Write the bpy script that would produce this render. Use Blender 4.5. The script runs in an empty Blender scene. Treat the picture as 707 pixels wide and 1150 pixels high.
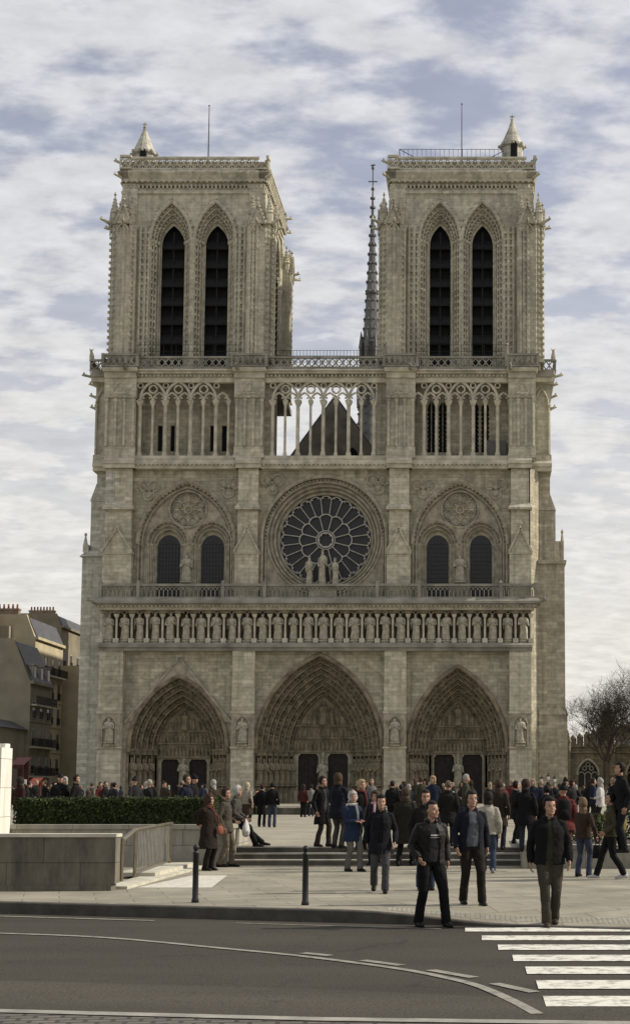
import bpy, bmesh, math, random
from math import sin, cos, pi, radians, sqrt, atan2
from mathutils import Vector, Matrix, noise
from mathutils.geometry import tessellate_polygon

scene = bpy.context.scene
COL = scene.collection
random.seed(7)

# ------------------------------------------------------------------ camera
cam_data = bpy.data.cameras.new('camera')
cam = bpy.data.objects.new('camera', cam_data)
COL.objects.link(cam)
cam.location = (16.0, -150.0, 1.85)
cam.rotation_euler = (radians(90 + 5.9), 0, 0)
cam_data.sensor_fit = 'HORIZONTAL'
cam_data.sensor_width = 36.0
cam_data.lens = 1650 / 707 * 36.0
cam_data.shift_x = -(537 - 353.5) / 707
cam_data.shift_y = (718 - 575) / 707
cam_data.clip_start = 0.1
cam_data.clip_end = 6000
scene.camera = cam

# ------------------------------------------------------------------ exposure
scene.view_settings.view_transform = 'Standard'
scene.view_settings.look = 'None'
scene.view_settings.gamma = 1.0
scene.view_settings.use_curve_mapping = False
scene.view_settings.exposure = 0.0

# ------------------------------------------------------------------ sun and sky
SUN_EL, SUN_AZ = radians(37), radians(8)          # azimuth measured from +X towards +Y
sd = Vector((cos(SUN_EL) * cos(SUN_AZ), cos(SUN_EL) * sin(SUN_AZ), sin(SUN_EL)))
sun_data = bpy.data.lights.new('sun', 'SUN')
sun_data.energy = 4.6
sun_data.angle = radians(0.6)
sun_data.color = (1.0, 0.93, 0.80)
sun = bpy.data.objects.new('sun', sun_data)
sun.rotation_euler = (-sd).to_track_quat('-Z', 'Y').to_euler()
sun.location = (60, -40, 80)
COL.objects.link(sun)

world = bpy.data.worlds.new('World')
scene.world = world
world.use_nodes = True
WN, WL = world.node_tree.nodes, world.node_tree.links
WN.clear()
def wn(t, **k):
    n = WN.new(t)
    for a, b in k.items(): setattr(n, a, b)
    return n
def wmath(op, a, b=None, clamp=False):
    n = wn('ShaderNodeMath', operation=op, use_clamp=clamp)
    for i, v in enumerate((a, b)):
        if v is None: continue
        if isinstance(v, (int, float)): n.inputs[i].default_value = v
        else: WL.new(v, n.inputs[i])
    return n.outputs[0]
sky = wn('ShaderNodeTexSky', sky_type='NISHITA')
sky.sun_disc = False
sky.sun_elevation = SUN_EL
sky.sun_rotation = pi / 2 - SUN_AZ
sky.air_density = 1.2; sky.dust_density = 1.5; sky.ozone_density = 1.0
tc = wn('ShaderNodeTexCoord')
sep = wn('ShaderNodeSeparateXYZ'); WL.new(tc.outputs['Generated'], sep.inputs[0])
zc = wmath('ADD', wmath('MAXIMUM', sep.outputs['Z'], 0.0), 0.22)
cx_ = wmath('DIVIDE', sep.outputs['X'], zc); cy_ = wmath('DIVIDE', sep.outputs['Y'], zc)
cmb = wn('ShaderNodeCombineXYZ'); WL.new(cx_, cmb.inputs[0]); WL.new(cy_, cmb.inputs[1])
mp = wn('ShaderNodeMapping'); WL.new(cmb.outputs[0], mp.inputs[0])
mp.inputs['Rotation'].default_value = (0, 0, radians(-14))
mp.inputs['Scale'].default_value = (2.6, 4.0, 1)
mp.inputs['Location'].default_value = (3.1, 0.7, 0)
n1 = wn('ShaderNodeTexNoise'); WL.new(mp.outputs[0], n1.inputs['Vector'])
n1.inputs['Scale'].default_value = 2.9; n1.inputs['Detail'].default_value = 9; n1.inputs['Roughness'].default_value = 0.50
n1.inputs['Distortion'].default_value = 0.12
n2 = wn('ShaderNodeTexNoise'); WL.new(mp.outputs[0], n2.inputs['Vector'])
n2.inputs['Scale'].default_value = 0.55; n2.inputs['Detail'].default_value = 3
n3 = wn('ShaderNodeTexNoise'); WL.new(mp.outputs[0], n3.inputs['Vector'])
n3.inputs['Scale'].default_value = 6.0; n3.inputs['Detail'].default_value = 5; n3.inputs['Roughness'].default_value = 0.6
dens = wmath('ADD', wmath('ADD', wmath('MULTIPLY', n1.outputs[0], 0.62), wmath('MULTIPLY', n2.outputs[0], 0.20)), wmath('MULTIPLY', n3.outputs[0], 0.18))
rmp = wn('ShaderNodeMapRange', interpolation_type='SMOOTHSTEP'); WL.new(dens, rmp.inputs[0])
rmp.inputs[1].default_value = 0.385; rmp.inputs[2].default_value = 0.535
low = wn('ShaderNodeMapRange', interpolation_type='SMOOTHSTEP'); WL.new(sep.outputs['Z'], low.inputs[0])
low.inputs[1].default_value = 0.03; low.inputs[2].default_value = 0.44; low.inputs[3].default_value = 0.95; low.inputs[4].default_value = 0.0
mask = wmath('MAXIMUM', rmp.outputs[0], low.outputs[0])
mask = wmath('ADD', wmath('MULTIPLY', mask, 0.76), 0.19)
shade = wn('ShaderNodeMapRange'); WL.new(n3.outputs[0], shade.inputs[0])
shade.inputs[1].default_value = 0.35; shade.inputs[2].default_value = 0.68; shade.inputs[3].default_value = 0.86; shade.inputs[4].default_value = 1.06
cc = wn('ShaderNodeMix', data_type='RGBA'); WL.new(low.outputs[0], cc.inputs['Factor'])
cc.inputs['A'].default_value = (6.3, 6.35, 6.6, 1); cc.inputs['B'].default_value = (7.4, 7.2, 6.7, 1)
cs = wn('ShaderNodeVectorMath', operation='SCALE'); WL.new(cc.outputs['Result'], cs.inputs[0]); WL.new(shade.outputs[0], cs.inputs['Scale'])
skm = wn('ShaderNodeMix', data_type='RGBA', blend_type='MULTIPLY'); skm.inputs['Factor'].default_value = 1
WL.new(sky.outputs[0], skm.inputs['A']); skm.inputs['B'].default_value = (1.5, 1.15, 1.05, 1)
mx = wn('ShaderNodeMix', data_type='RGBA'); WL.new(mask, mx.inputs['Factor'])
WL.new(skm.outputs['Result'], mx.inputs['A']); WL.new(cs.outputs[0], mx.inputs['B'])
bg = wn('ShaderNodeBackground'); WL.new(mx.outputs['Result'], bg.inputs['Color']); bg.inputs['Strength'].default_value = 0.119
wo = wn('ShaderNodeOutputWorld'); WL.new(bg.outputs[0], wo.inputs[0])

# ------------------------------------------------------------------ materials
def nt(name):
    m = bpy.data.materials.new(name); m.use_nodes = True
    N, L = m.node_tree.nodes, m.node_tree.links
    return m, N, L, N['Principled BSDF']
def c4(c): return (c[0], c[1], c[2], 1)
def mulc(c, f): return tuple(min(1, x * f) for x in c)
def plain(name, col, rough=0.75, var=0.25, scale=6.0, bump=0.25, metal=0.0, bscale=None, spec=0.3):
    m, N, L, b = nt(name)
    t = N.new('ShaderNodeTexCoord')
    n = N.new('ShaderNodeTexNoise'); n.inputs['Scale'].default_value = scale; n.inputs['Detail'].default_value = 6
    L.new(t.outputs['Object'], n.inputs['Vector'])
    r = N.new('ShaderNodeMix'); r.data_type = 'RGBA'
    mr = N.new('ShaderNodeMapRange'); mr.inputs[1].default_value = .3; mr.inputs[2].default_value = .7
    L.new(n.outputs[0], mr.inputs[0]); L.new(mr.outputs[0], r.inputs['Factor'])
    r.inputs['A'].default_value = c4(mulc(col, 1 - var)); r.inputs['B'].default_value = c4(mulc(col, 1 + var))
    L.new(r.outputs['Result'], b.inputs['Base Color'])
    b.inputs['Roughness'].default_value = rough; b.inputs['Metallic'].default_value = metal
    b.inputs['Specular IOR Level'].default_value = spec
    if bump:
        bn = N.new('ShaderNodeTexNoise'); bn.inputs['Scale'].default_value = bscale or scale * 5; bn.inputs['Detail'].default_value = 5
        L.new(t.outputs['Object'], bn.inputs['Vector'])
        bp = N.new('ShaderNodeBump'); bp.inputs['Strength'].default_value = bump; bp.inputs['Distance'].default_value = 0.02
        L.new(bn.outputs[0], bp.inputs['Height']); L.new(bp.outputs[0], b.inputs['Normal'])
    return m
def stone(name, ca, cb, mortar, row=0.40, width=1.0, grime=0.35, bump=0.5, gscale=0.16, grimecol=(0.055, 0.050, 0.040), patch=.25):
    """coursed ashlar: every block its own tone, joints, weather stains"""
    m, N, L, b = nt(name)
    t = N.new('ShaderNodeTexCoord')
    s = N.new('ShaderNodeSeparateXYZ'); L.new(t.outputs['Object'], s.inputs[0])
    a = N.new('ShaderNodeMath'); L.new(s.outputs[0], a.inputs[0]); L.new(s.outputs[1], a.inputs[1])
    c = N.new('ShaderNodeCombineXYZ'); L.new(a.outputs[0], c.inputs[0]); L.new(s.outputs[2], c.inputs[1])
    br = N.new('ShaderNodeTexBrick'); L.new(c.outputs[0], br.inputs['Vector'])
    br.inputs['Color1'].default_value = c4(ca); br.inputs['Color2'].default_value = c4(cb); br.inputs['Mortar'].default_value = c4(mortar)
    br.inputs['Scale'].default_value = 1; br.inputs['Mortar Size'].default_value = 0.014; br.inputs['Mortar Smooth'].default_value = 0.3
    br.inputs['Brick Width'].default_value = width; br.inputs['Row Height'].default_value = row
    br.inputs['Bias'].default_value = -0.15
    n = N.new('ShaderNodeTexNoise'); n.inputs['Scale'].default_value = gscale; n.inputs['Detail'].default_value = 9; n.inputs['Roughness'].default_value = .68
    mpn = N.new('ShaderNodeMapping'); mpn.inputs['Scale'].default_value = (1.6, 1.6, 0.8)
    L.new(t.outputs['Object'], mpn.inputs[0]); L.new(mpn.outputs[0], n.inputs['Vector'])
    mr = N.new('ShaderNodeMapRange'); mr.interpolation_type = 'SMOOTHSTEP'
    mr.inputs[1].default_value = .47; mr.inputs[2].default_value = .66; mr.inputs[4].default_value = grime
    L.new(n.outputs[0], mr.inputs[0])
    n2 = N.new('ShaderNodeTexNoise'); n2.inputs['Scale'].default_value = 2.2; n2.inputs['Detail'].default_value = 6
    L.new(t.outputs['Object'], n2.inputs['Vector'])
    m2 = N.new('ShaderNodeMapRange'); m2.inputs[1].default_value = .3; m2.inputs[2].default_value = .7; m2.inputs[3].default_value = .78; m2.inputs[4].default_value = 1.18
    L.new(n2.outputs[0], m2.inputs[0])
    # scattered replaced blocks, paler or darker than their neighbours
    sn = N.new('ShaderNodeVectorMath'); sn.operation = 'DIVIDE'; L.new(c.outputs[0], sn.inputs[0]); sn.inputs[1].default_value = (width*1.3, row, 1)
    fl = N.new('ShaderNodeVectorMath'); fl.operation = 'FLOOR'; L.new(sn.outputs[0], fl.inputs[0])
    wh = N.new('ShaderNodeTexWhiteNoise'); wh.noise_dimensions = '2D'; L.new(fl.outputs[0], wh.inputs['Vector'])
    w1 = N.new('ShaderNodeMapRange'); w1.inputs[1].default_value = .72; w1.inputs[2].default_value = 1; w1.inputs[3].default_value = 1; w1.inputs[4].default_value = 1+patch; L.new(wh.outputs['Value'], w1.inputs[0])
    w2 = N.new('ShaderNodeMapRange'); w2.inputs[1].default_value = 0; w2.inputs[2].default_value = .22; w2.inputs[3].default_value = 1-patch*.65; w2.inputs[4].default_value = 1; L.new(wh.outputs['Value'], w2.inputs[0])
    w3 = N.new('ShaderNodeMath'); w3.operation = 'MULTIPLY'; L.new(w1.outputs[0], w3.inputs[0]); L.new(w2.outputs[0], w3.inputs[1])
    w4 = N.new('ShaderNodeMath'); w4.operation = 'MULTIPLY'; L.new(w3.outputs[0], w4.inputs[0]); L.new(m2.outputs[0], w4.inputs[1]); m2 = w4
    sc = N.new('ShaderNodeVectorMath'); sc.operation = 'SCALE'; L.new(br.outputs['Color'], sc.inputs[0]); L.new(m2.outputs[0], sc.inputs['Scale'])
    st = N.new('ShaderNodeTexNoise'); st.inputs['Scale'].default_value = 1; st.inputs['Detail'].default_value = 5
    sm = N.new('ShaderNodeMapping'); sm.inputs['Scale'].default_value = (1.7, 1.7, .09)
    L.new(t.outputs['Object'], sm.inputs[0]); L.new(sm.outputs[0], st.inputs['Vector'])
    sr = N.new('ShaderNodeMapRange'); sr.inputs[1].default_value = .5; sr.inputs[2].default_value = .74; sr.inputs[4].default_value = .42; L.new(st.outputs[0], sr.inputs[0])
    gm = N.new('ShaderNodeMath'); gm.operation = 'MAXIMUM'; L.new(mr.outputs[0], gm.inputs[0]); L.new(sr.outputs[0], gm.inputs[1]); mr = gm
    mx = N.new('ShaderNodeMix'); mx.data_type = 'RGBA'; L.new(mr.outputs[0], mx.inputs['Factor'])
    L.new(sc.outputs[0], mx.inputs['A']); mx.inputs['B'].default_value = c4(grimecol)
    L.new(mx.outputs['Result'], b.inputs['Base Color'])
    b.inputs['Roughness'].default_value = .92; b.inputs['Specular IOR Level'].default_value = .15
    ad = N.new('ShaderNodeMath'); ad.operation = 'MULTIPLY_ADD'; L.new(n2.outputs[0], ad.inputs[0]); ad.inputs[1].default_value = .8
    iv = N.new('ShaderNodeMath'); iv.operation = 'SUBTRACT'; iv.inputs[0].default_value = 1; L.new(br.outputs['Fac'], iv.inputs[1])
    L.new(iv.outputs[0], ad.inputs[2])
    bp = N.new('ShaderNodeBump'); bp.inputs['Strength'].default_value = bump; bp.inputs['Distance'].default_value = 0.03
    L.new(ad.outputs[0], bp.inputs['Height']); L.new(bp.outputs[0], b.inputs['Normal'])
    return m
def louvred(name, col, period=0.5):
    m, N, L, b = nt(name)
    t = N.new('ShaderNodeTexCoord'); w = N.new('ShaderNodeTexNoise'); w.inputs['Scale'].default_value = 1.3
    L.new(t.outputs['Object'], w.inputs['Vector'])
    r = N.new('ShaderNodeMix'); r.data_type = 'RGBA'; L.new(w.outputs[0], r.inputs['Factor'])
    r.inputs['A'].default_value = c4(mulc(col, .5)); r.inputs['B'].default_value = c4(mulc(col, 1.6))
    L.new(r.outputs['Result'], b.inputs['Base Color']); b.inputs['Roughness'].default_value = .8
    return m

M = {}
M['stone'] = stone('ashlar_limestone', (.335, .31, .232), (.40, .372, .285), (.25, .228, .16), row=.36, width=.85)
M['stone_buttress'] = stone('clean_buttress_stone', (.43, .402, .305), (.52, .49, .385), (.34, .315, .235), row=.40, width=.9, grime=.3)
M['stone_light'] = stone('pale_limestone_courses', (.42, .405, .34), (.49, .47, .40), (.36, .345, .285), row=.36, width=.85, grime=.25)
M['stone_flank'] = stone('flank_limestone', (.36, .325, .24), (.43, .39, .295), (.30, .27, .20), row=.36, width=.85, grime=.3)
M['tower_stone'] = stone('tower_limestone', (.46, .432, .335), (.505, .475, .375), (.40, .375, .285), row=.36, width=.8, grime=.38, gscale=.25, patch=.16)
M['carved'] = plain('carved_limestone', (.31, .284, .215), .95, .35, 1.6, .9, bscale=5)
M['carved_dark'] = plain('weathered_shaded_carving', (.19, .165, .115), .95, .45, 1.3, 1.0, bscale=6)  # weathered stone, with shade of portals and king niches painted into its colour
M['statue'] = plain('statue_stone', (.36, .338, .262), .9, .35, 2.5, .7, bscale=14)
M['ledge'] = plain('weathered_ledge', (.25, .235, .195), .95, .35, .7, .6, bscale=5)
M['trim'] = plain('limestone_trim', (.45, .42, .33), .95, .3, 1.1, .6, bscale=5)
M['tracery'] = plain('tracery_stone', (.40, .385, .34), .9, .22, 2.0, .3)
M['glass'] = plain('leaded_glass', (.007, .0075, .010), .45, .5, 2.2, .5, bscale=3, spec=.5)
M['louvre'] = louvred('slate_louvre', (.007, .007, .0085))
M['void'] = plain('unlit_void', (.012, .012, .013), .95, .3, 1, 0)  # near-black panels paint the unlit interior behind openings
M['door'] = plain('dark_oak_door', (.022, .018, .014), .7, .4, 3, .4)
M['lead'] = plain('lead_roof', (.11, .11, .105), .65, .25, .8, .4)
M['iron'] = plain('black_iron', (.018, .018, .018), .5, .3, 5, .1)

# ------------------------------------------------------------------ mesh building
class MB:
    def __init__(s): s.v = []; s.f = []; s.m = None; s.fm = []; s.cur = 0
    def add(s, vs, fs):
        k = len(s.v)
        if s.m is not None: vs = [s.m @ Vector(p) for p in vs]
        s.v.extend([tuple(p) for p in vs]); s.f.extend([tuple(i + k for i in f) for f in fs]); s.fm.extend([s.cur] * len(fs))
    def box(s, x0, x1, y0, y1, z0, z1):
        s.add([(x0,y0,z0),(x1,y0,z0),(x1,y1,z0),(x0,y1,z0),(x0,y0,z1),(x1,y0,z1),(x1,y1,z1),(x0,y1,z1)],
              [(0,3,2,1),(4,5,6,7),(0,1,5,4),(1,2,6,5),(2,3,7,6),(3,0,4,7)])
    def frust(s, x0, x1, y0, y1, z0, X0, X1, Y0, Y1, z1):
        s.add([(x0,y0,z0),(x1,y0,z0),(x1,y1,z0),(x0,y1,z0),(X0,Y0,z1),(X1,Y0,z1),(X1,Y1,z1),(X0,Y1,z1)],
              [(0,3,2,1),(4,5,6,7),(0,1,5,4),(1,2,6,5),(2,3,7,6),(3,0,4,7)])
    def prism(s, poly, y0, y1):
        """poly: (x,z) anticlockwise seen from -Y"""
        s.plate(poly, [], y0, y1)
    def plate(s, outer, holes, y0, y1, back=True):
        loops = [outer] + holes
        tri = tessellate_polygon([[Vector((p[0], p[1], 0)) for p in l] for l in loops])
        flat = [p for l in loops for p in l]
        n = len(flat)
        vs = [(p[0], y0, p[1]) for p in flat] + [(p[0], y1, p[1]) for p in flat]
        fs = []
        for t in tri:
            a, b, c = (flat[i] for i in t)
            cr = (b[0]-a[0])*(c[1]-a[1]) - (b[1]-a[1])*(c[0]-a[0])
            t = tuple(t) if cr > 0 else (t[0], t[2], t[1])
            fs.append(t)
            if back: fs.append((t[2]+n, t[1]+n, t[0]+n))
        k = 0
        for li, l in enumerate(loops):
            ar = sum(l[i][0]*l[(i+1)%len(l)][1] - l[(i+1)%len(l)][0]*l[i][1] for i in range(len(l)))
            ccw = ar > 0
            if li > 0: ccw = not ccw
            for i in range(len(l)):
                a = k+i; b = k+(i+1)%len(l)
                fs.append((b, a, a+n, b+n) if ccw else (a, b, b+n, a+n))
            k += len(l)
        s.add(vs, fs)
    def tube(s, pts, r, n=6, closed=False, sx=1.0):
        pts = [Vector(p) for p in pts]; K = len(pts)
        rs = r if isinstance(r, (list, tuple)) else [r] * K
        vs = []; fs = []
        prev = None
        for i, p in enumerate(pts):
            if closed: d = pts[(i+1)%K] - pts[i-1]
            else: d = pts[min(i+1, K-1)] - pts[max(i-1, 0)]
            if d.length < 1e-9: d = Vector((0,0,1))
            d.normalize()
            if prev is None:
                up = Vector((0,1,0)) if abs(d.y) < .9 else Vector((1,0,0))
            else: up = prev
            a = (up - d*up.dot(d)); 
            if a.length < 1e-6: a = d.orthogonal()
            a.normalize(); b = d.cross(a); prev = a
            for j in range(n):
                t = 2*pi*j/n
                vs.append(p + (a*cos(t) + b*sin(t)*sx) * rs[i])
        R = K if closed else K-1
        for i in range(R):
            for j in range(n):
                q = (i+1) % K
                fs.append((i*n+j, i*n+(j+1)%n, q*n+(j+1)%n, q*n+j))
        if not closed:
            fs.append(tuple(reversed(range(n)))); fs.append(tuple((K-1)*n+j for j in range(n)))
        s.add(vs, fs)
    def bar(s, p0, p1, w, d):
        """flat bar in an XZ plane, w wide, d deep in Y"""
        p0, p1 = Vector(p0), Vector(p1); t = (p1-p0).normalized()
        a = Vector((0,1,0)); b = t.cross(a)
        if b.length < .01: a = Vector((1,0,0)); b = t.cross(a)
        b.normalize(); a = a*d/2; b = b*w/2
        vs = [p0-a-b, p0+a-b, p0+a+b, p0-a+b, p1-a-b, p1+a-b, p1+a+b, p1-a+b]
        s.add(vs, [(0,3,2,1),(4,5,6,7),(0,1,5,4),(1,2,6,5),(2,3,7,6),(3,0,4,7)])
    def lathe(s, c, prof, n=10, sx=1.0, sy=1.0, wob=0, ph=0):
        vs = []; fs = []
        for i, (r, z) in enumerate(prof):
            for j in range(n):
                t = 2*pi*j/n + ph
                q = r * (1 + (wob*cos(5*t+i) if wob else 0))
                vs.append((c[0]+q*cos(t)*sx, c[1]+q*sin(t)*sy, c[2]+z))
        K = len(prof)
        for i in range(K-1):
            for j in range(n):
                fs.append((i*n+j, i*n+(j+1)%n, (i+1)*n+(j+1)%n, (i+1)*n+j))
        fs.append(tuple(reversed(range(n)))); fs.append(tuple((K-1)*n+j for j in range(n)))
        s.add(vs, fs)
    def blob(s, c, rx, ry, rz, n=6, k=4):
        vs = [(c[0], c[1], c[2]-rz)]
        for i in range(1, k):
            a = -pi/2 + pi*i/k
            for j in range(n):
                t = 2*pi*j/n
                vs.append((c[0]+rx*cos(a)*cos(t), c[1]+ry*cos(a)*sin(t), c[2]+rz*sin(a)))
        vs.append((c[0], c[1], c[2]+rz)); T = len(vs)-1
        fs = [(0, 1+(j+1)%n, 1+j) for j in range(n)]
        for i in range(k-2):
            for j in range(n):
                a = 1+i*n; b = a+n
                fs.append((a+j, a+(j+1)%n, b+(j+1)%n, b+j))
        a = 1+(k-2)*n
        fs += [(a+j, a+(j+1)%n, T) for j in range(n)]
        s.add(vs, fs)
    def figure(s, c, h, lean=0.0, w=1.0):
        """small carved figure: robe and head, h tall, base at c"""
        x, y, z = c; r = h*.17*w
        P = [(r,0),(r*.9,h*.35),(r*.85,h*.5),(r*1.1,h*.68),(r*.95,h*.76),(r*.4,h*.82)]
        vs=[];n=6
        for rr,zz in P:
            for j in range(n):
                t=2*pi*j/n; vs.append((x+rr*cos(t)+lean*zz, y+rr*.8*sin(t), z+zz))
        fs=[(i*n+j,i*n+(j+1)%n,(i+1)*n+(j+1)%n,(i+1)*n+j) for i in range(len(P)-1) for j in range(n)]
        fs.append(tuple((len(P)-1)*n+j for j in range(n)))
        s.add(vs,fs)
        s.blob((x+lean*h*.9, y-.02*h, z+h*.9), h*.085, h*.09, h*.105, 6, 4)
    def build(s, name, mats, parent=None, smooth=False, loc=None):
        me = bpy.data.meshes.new(name)
        me.from_pydata(s.v, [], s.f); me.update()
        o = bpy.data.objects.new(name, me); COL.objects.link(o)
        for m in (mats if isinstance(mats, (list, tuple)) else [mats]): me.materials.append(m)
        if len(me.materials) > 1: me.polygons.foreach_set('material_index', s.fm)
        if smooth: me.polygons.foreach_set('use_smooth', [True]*len(me.polygons))
        if loc is not None: o.location = loc
        if parent is not None: setpar(o, parent)
        return o
def setpar(o, p):
    o.parent = p
    q = p; off = Vector((0,0,0))
    o.matrix_parent_inverse = wmat(p).inverted()
def wmat(o):
    m = Matrix.LocRotScale(o.location, o.rotation_euler, o.scale)
    if o.parent is not None: m = wmat(o.parent) @ o.matrix_parent_inverse @ m
    return m
def empty(name, loc, rz=0, parent=None):
    o = bpy.data.objects.new(name, None); COL.objects.link(o)
    o.location = loc; o.rotation_euler = (0,0,rz); o.empty_display_size = .3
    if parent is not None: setpar(o, parent)
    return o
def tag(o, label=None, cat=None, group=None, kind=None):
    if label: o['label'] = label
    if cat: o['category'] = cat
    if group: o['group'] = group
    if kind: o['kind'] = kind
    return o
def arch(cx, hw, zs, za, n=12):
    h = za - zs; pts = []
    if h <= hw*1.001:
        for i in range(2*n+1):
            t = pi - pi*i/(2*n); pts.append((cx+hw*cos(t), zs+h*sin(t)))
        return pts
    R = (hw*hw + h*h)/(2*hw); th = math.asin(min(1, h/R))
    L = [(cx-hw+R-R*cos(th*i/n), zs+R*sin(th*i/n)) for i in range(n+1)]
    return L + [(2*cx-x, z) for x, z in reversed(L[:-1])]
def jarch(cx, hw, zb, zs, za, n=12):
    return [(cx-hw, zb)] + arch(cx, hw, zs, za, n) + [(cx+hw, zb)]
def circ(cx, cz, r, n=32): return [(cx+r*cos(2*pi*i/n), cz+r*sin(2*pi*i/n)) for i in range(n)]
def reveal(mb, prof, y0, y1):
    n = len(prof)
    mb.add([(x,y0,z) for x,z in prof]+[(x,y1,z) for x,z in prof], [(i, i+n, i+1+n, i+1) for i in range(n-1)])
def band(mb, pa, pb, y):
    n = len(pa)
    mb.add([(x,y,z) for x,z in pa]+[(x,y,z) for x,z in pb], [(i, i+1, i+1+n, i+n) for i in range(n-1)])
def orders(mb, cx, zb, specs, roll=0.0, n=12, jrec=None):
    """specs: (half width, spring z, apex z, y) from the outside in"""
    pr = [jarch(cx, hw, zb, zs, za, n) for hw, zs, za, y in specs]
    for i in range(len(specs)-1):
        reveal(mb, pr[i], specs[i][3], specs[i+1][3]); band(mb, pr[i], pr[i+1], specs[i+1][3])
        if roll: mb.tube([(x, specs[i][3], z) for x, z in pr[i]], roll, 6)
    return pr
def lattice(mb, x0, x1, y, z0, z1, cell=.72, t=.1, d=.16, m=None):
    """pierced parapet in the XZ plane"""
    old = mb.m
    if m is not None: mb.m = (old @ m) if old is not None else m
    H = z1-z0
    mb.box(x0, x1, y-d*.9, y+d*.9, z1-H*.16, z1); mb.box(x0, x1, y-d*.7, y+d*.7, z0, z0+H*.12)
    k = max(1, round((x1-x0)/cell)); c = (x1-x0)/k
    a, b = z0+H*.12, z1-H*.16; q=(a+b)/2
    for i in range(k):
        xa = x0+i*c; xm = xa+c/2; xb = xa+c
        for p0, p1 in (((xa,q),(xm,b)),((xm,b),(xb,q)),((xb,q),(xm,a)),((xm,a),(xa,q))):
            mb.bar((p0[0],y,p0[1]), (p1[0],y,p1[1]), t, d)
        mb.box(xa-t*.35, xa+t*.35, y-d*.48, y+d*.48, a, b)
        mb.box(xa-t*.9, xa+t*.9, y-d*.53, y+d*.53, q-t*.8, q+t*.8)
    mb.m = old
def string(mb, x0, x1, y0, z0, z1, proj=.3, back=1.2):
    """moulded string course with a sloping top, front at y0"""
    h = z1-z0
    mb.box(x0, x1, y0-proj*.45, y0+back, z0, z0+h*.4)
    mb.box(x0-.02, x1+.02, y0-proj, y0+back, z0+h*.4, z0+h*.72)
    mb.frust(x0-.02, x1+.02, y0-proj, y0+back, z0+h*.72, x0, x1, y0-.05, y0+back, z1)
def dentils(mb, x0, x1, y, z, w=.16, h=.22, d=.2, step=.36):
    k = int((x1-x0)/step); st=(x1-x0)/max(1,k)
    for i in range(k): 
        xx=x0+(i+.5)*st; mb.blob((xx, y, z), w*.6, d*.6, h*.6, 5, 3)
# ================================================================== ground
KX = -0.295                                    # the kerb runs slightly slantwise to the view
def kerb_y(x): return -127.4 + KX*(x-8.8)
def kerb_h(x):
    t = min(1, max(0, (x-14.1)/2.6)); t = t*t*(3-2*t)
    return .17*(1-t) + .025*t
PAVE, PLAZA = .17, .57

def paving(name, ca, cb, mortar, bw, rh, rot=0, dirt=.35, mort=.012):
    m, N, L, b = nt(name)
    t = N.new('ShaderNodeTexCoord'); mp_ = N.new('ShaderNodeMapping'); mp_.inputs['Rotation'].default_value = (0,0,rot)
    L.new(t.outputs['Object'], mp_.inputs[0])
    br = N.new('ShaderNodeTexBrick'); L.new(mp_.outputs[0], br.inputs['Vector'])
    br.inputs['Color1'].default_value = c4(ca); br.inputs['Color2'].default_value = c4(cb); br.inputs['Mortar'].default_value = c4(mortar)
    br.inputs['Scale'].default_value = 1; br.inputs['Mortar Size'].default_value = mort; br.inputs['Brick Width'].default_value = bw; br.inputs['Row Height'].default_value = rh
    n = N.new('ShaderNodeTexNoise'); n.inputs['Scale'].default_value = .7; n.inputs['Detail'].default_value = 9; n.inputs['Roughness'].default_value=.65
    L.new(t.outputs['Object'], n.inputs['Vector'])
    mr = N.new('ShaderNodeMapRange'); mr.inputs[1].default_value=.35; mr.inputs[2].default_value=.7; mr.inputs[3].default_value=1.12; mr.inputs[4].default_value=1-dirt
    L.new(n.outputs[0], mr.inputs[0])
    sc = N.new('ShaderNodeVectorMath'); sc.operation='SCALE'; L.new(br.outputs['Color'], sc.inputs[0]); L.new(mr.outputs[0], sc.inputs['Scale'])
    L.new(sc.outputs[0], b.inputs['Base Color']); b.inputs['Roughness'].default_value=.9; b.inputs['Specular IOR Level'].default_value=.2
    n2 = N.new('ShaderNodeTexNoise'); n2.inputs['Scale'].default_value=14; n2.inputs['Detail'].default_value=4; L.new(t.outputs['Object'], n2.inputs['Vector'])
    ad = N.new('ShaderNodeMath'); ad.operation='SUBTRACT'; L.new(n2.outputs[0], ad.inputs[0]); L.new(br.outputs['Fac'], ad.inputs[1])
    bp = N.new('ShaderNodeBump'); bp.inputs['Strength'].default_value=.5; bp.inputs['Distance'].default_value=.012
    L.new(ad.outputs[0], bp.inputs['Height']); L.new(bp.outputs[0], b.inputs['Normal'])
    return m
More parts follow.
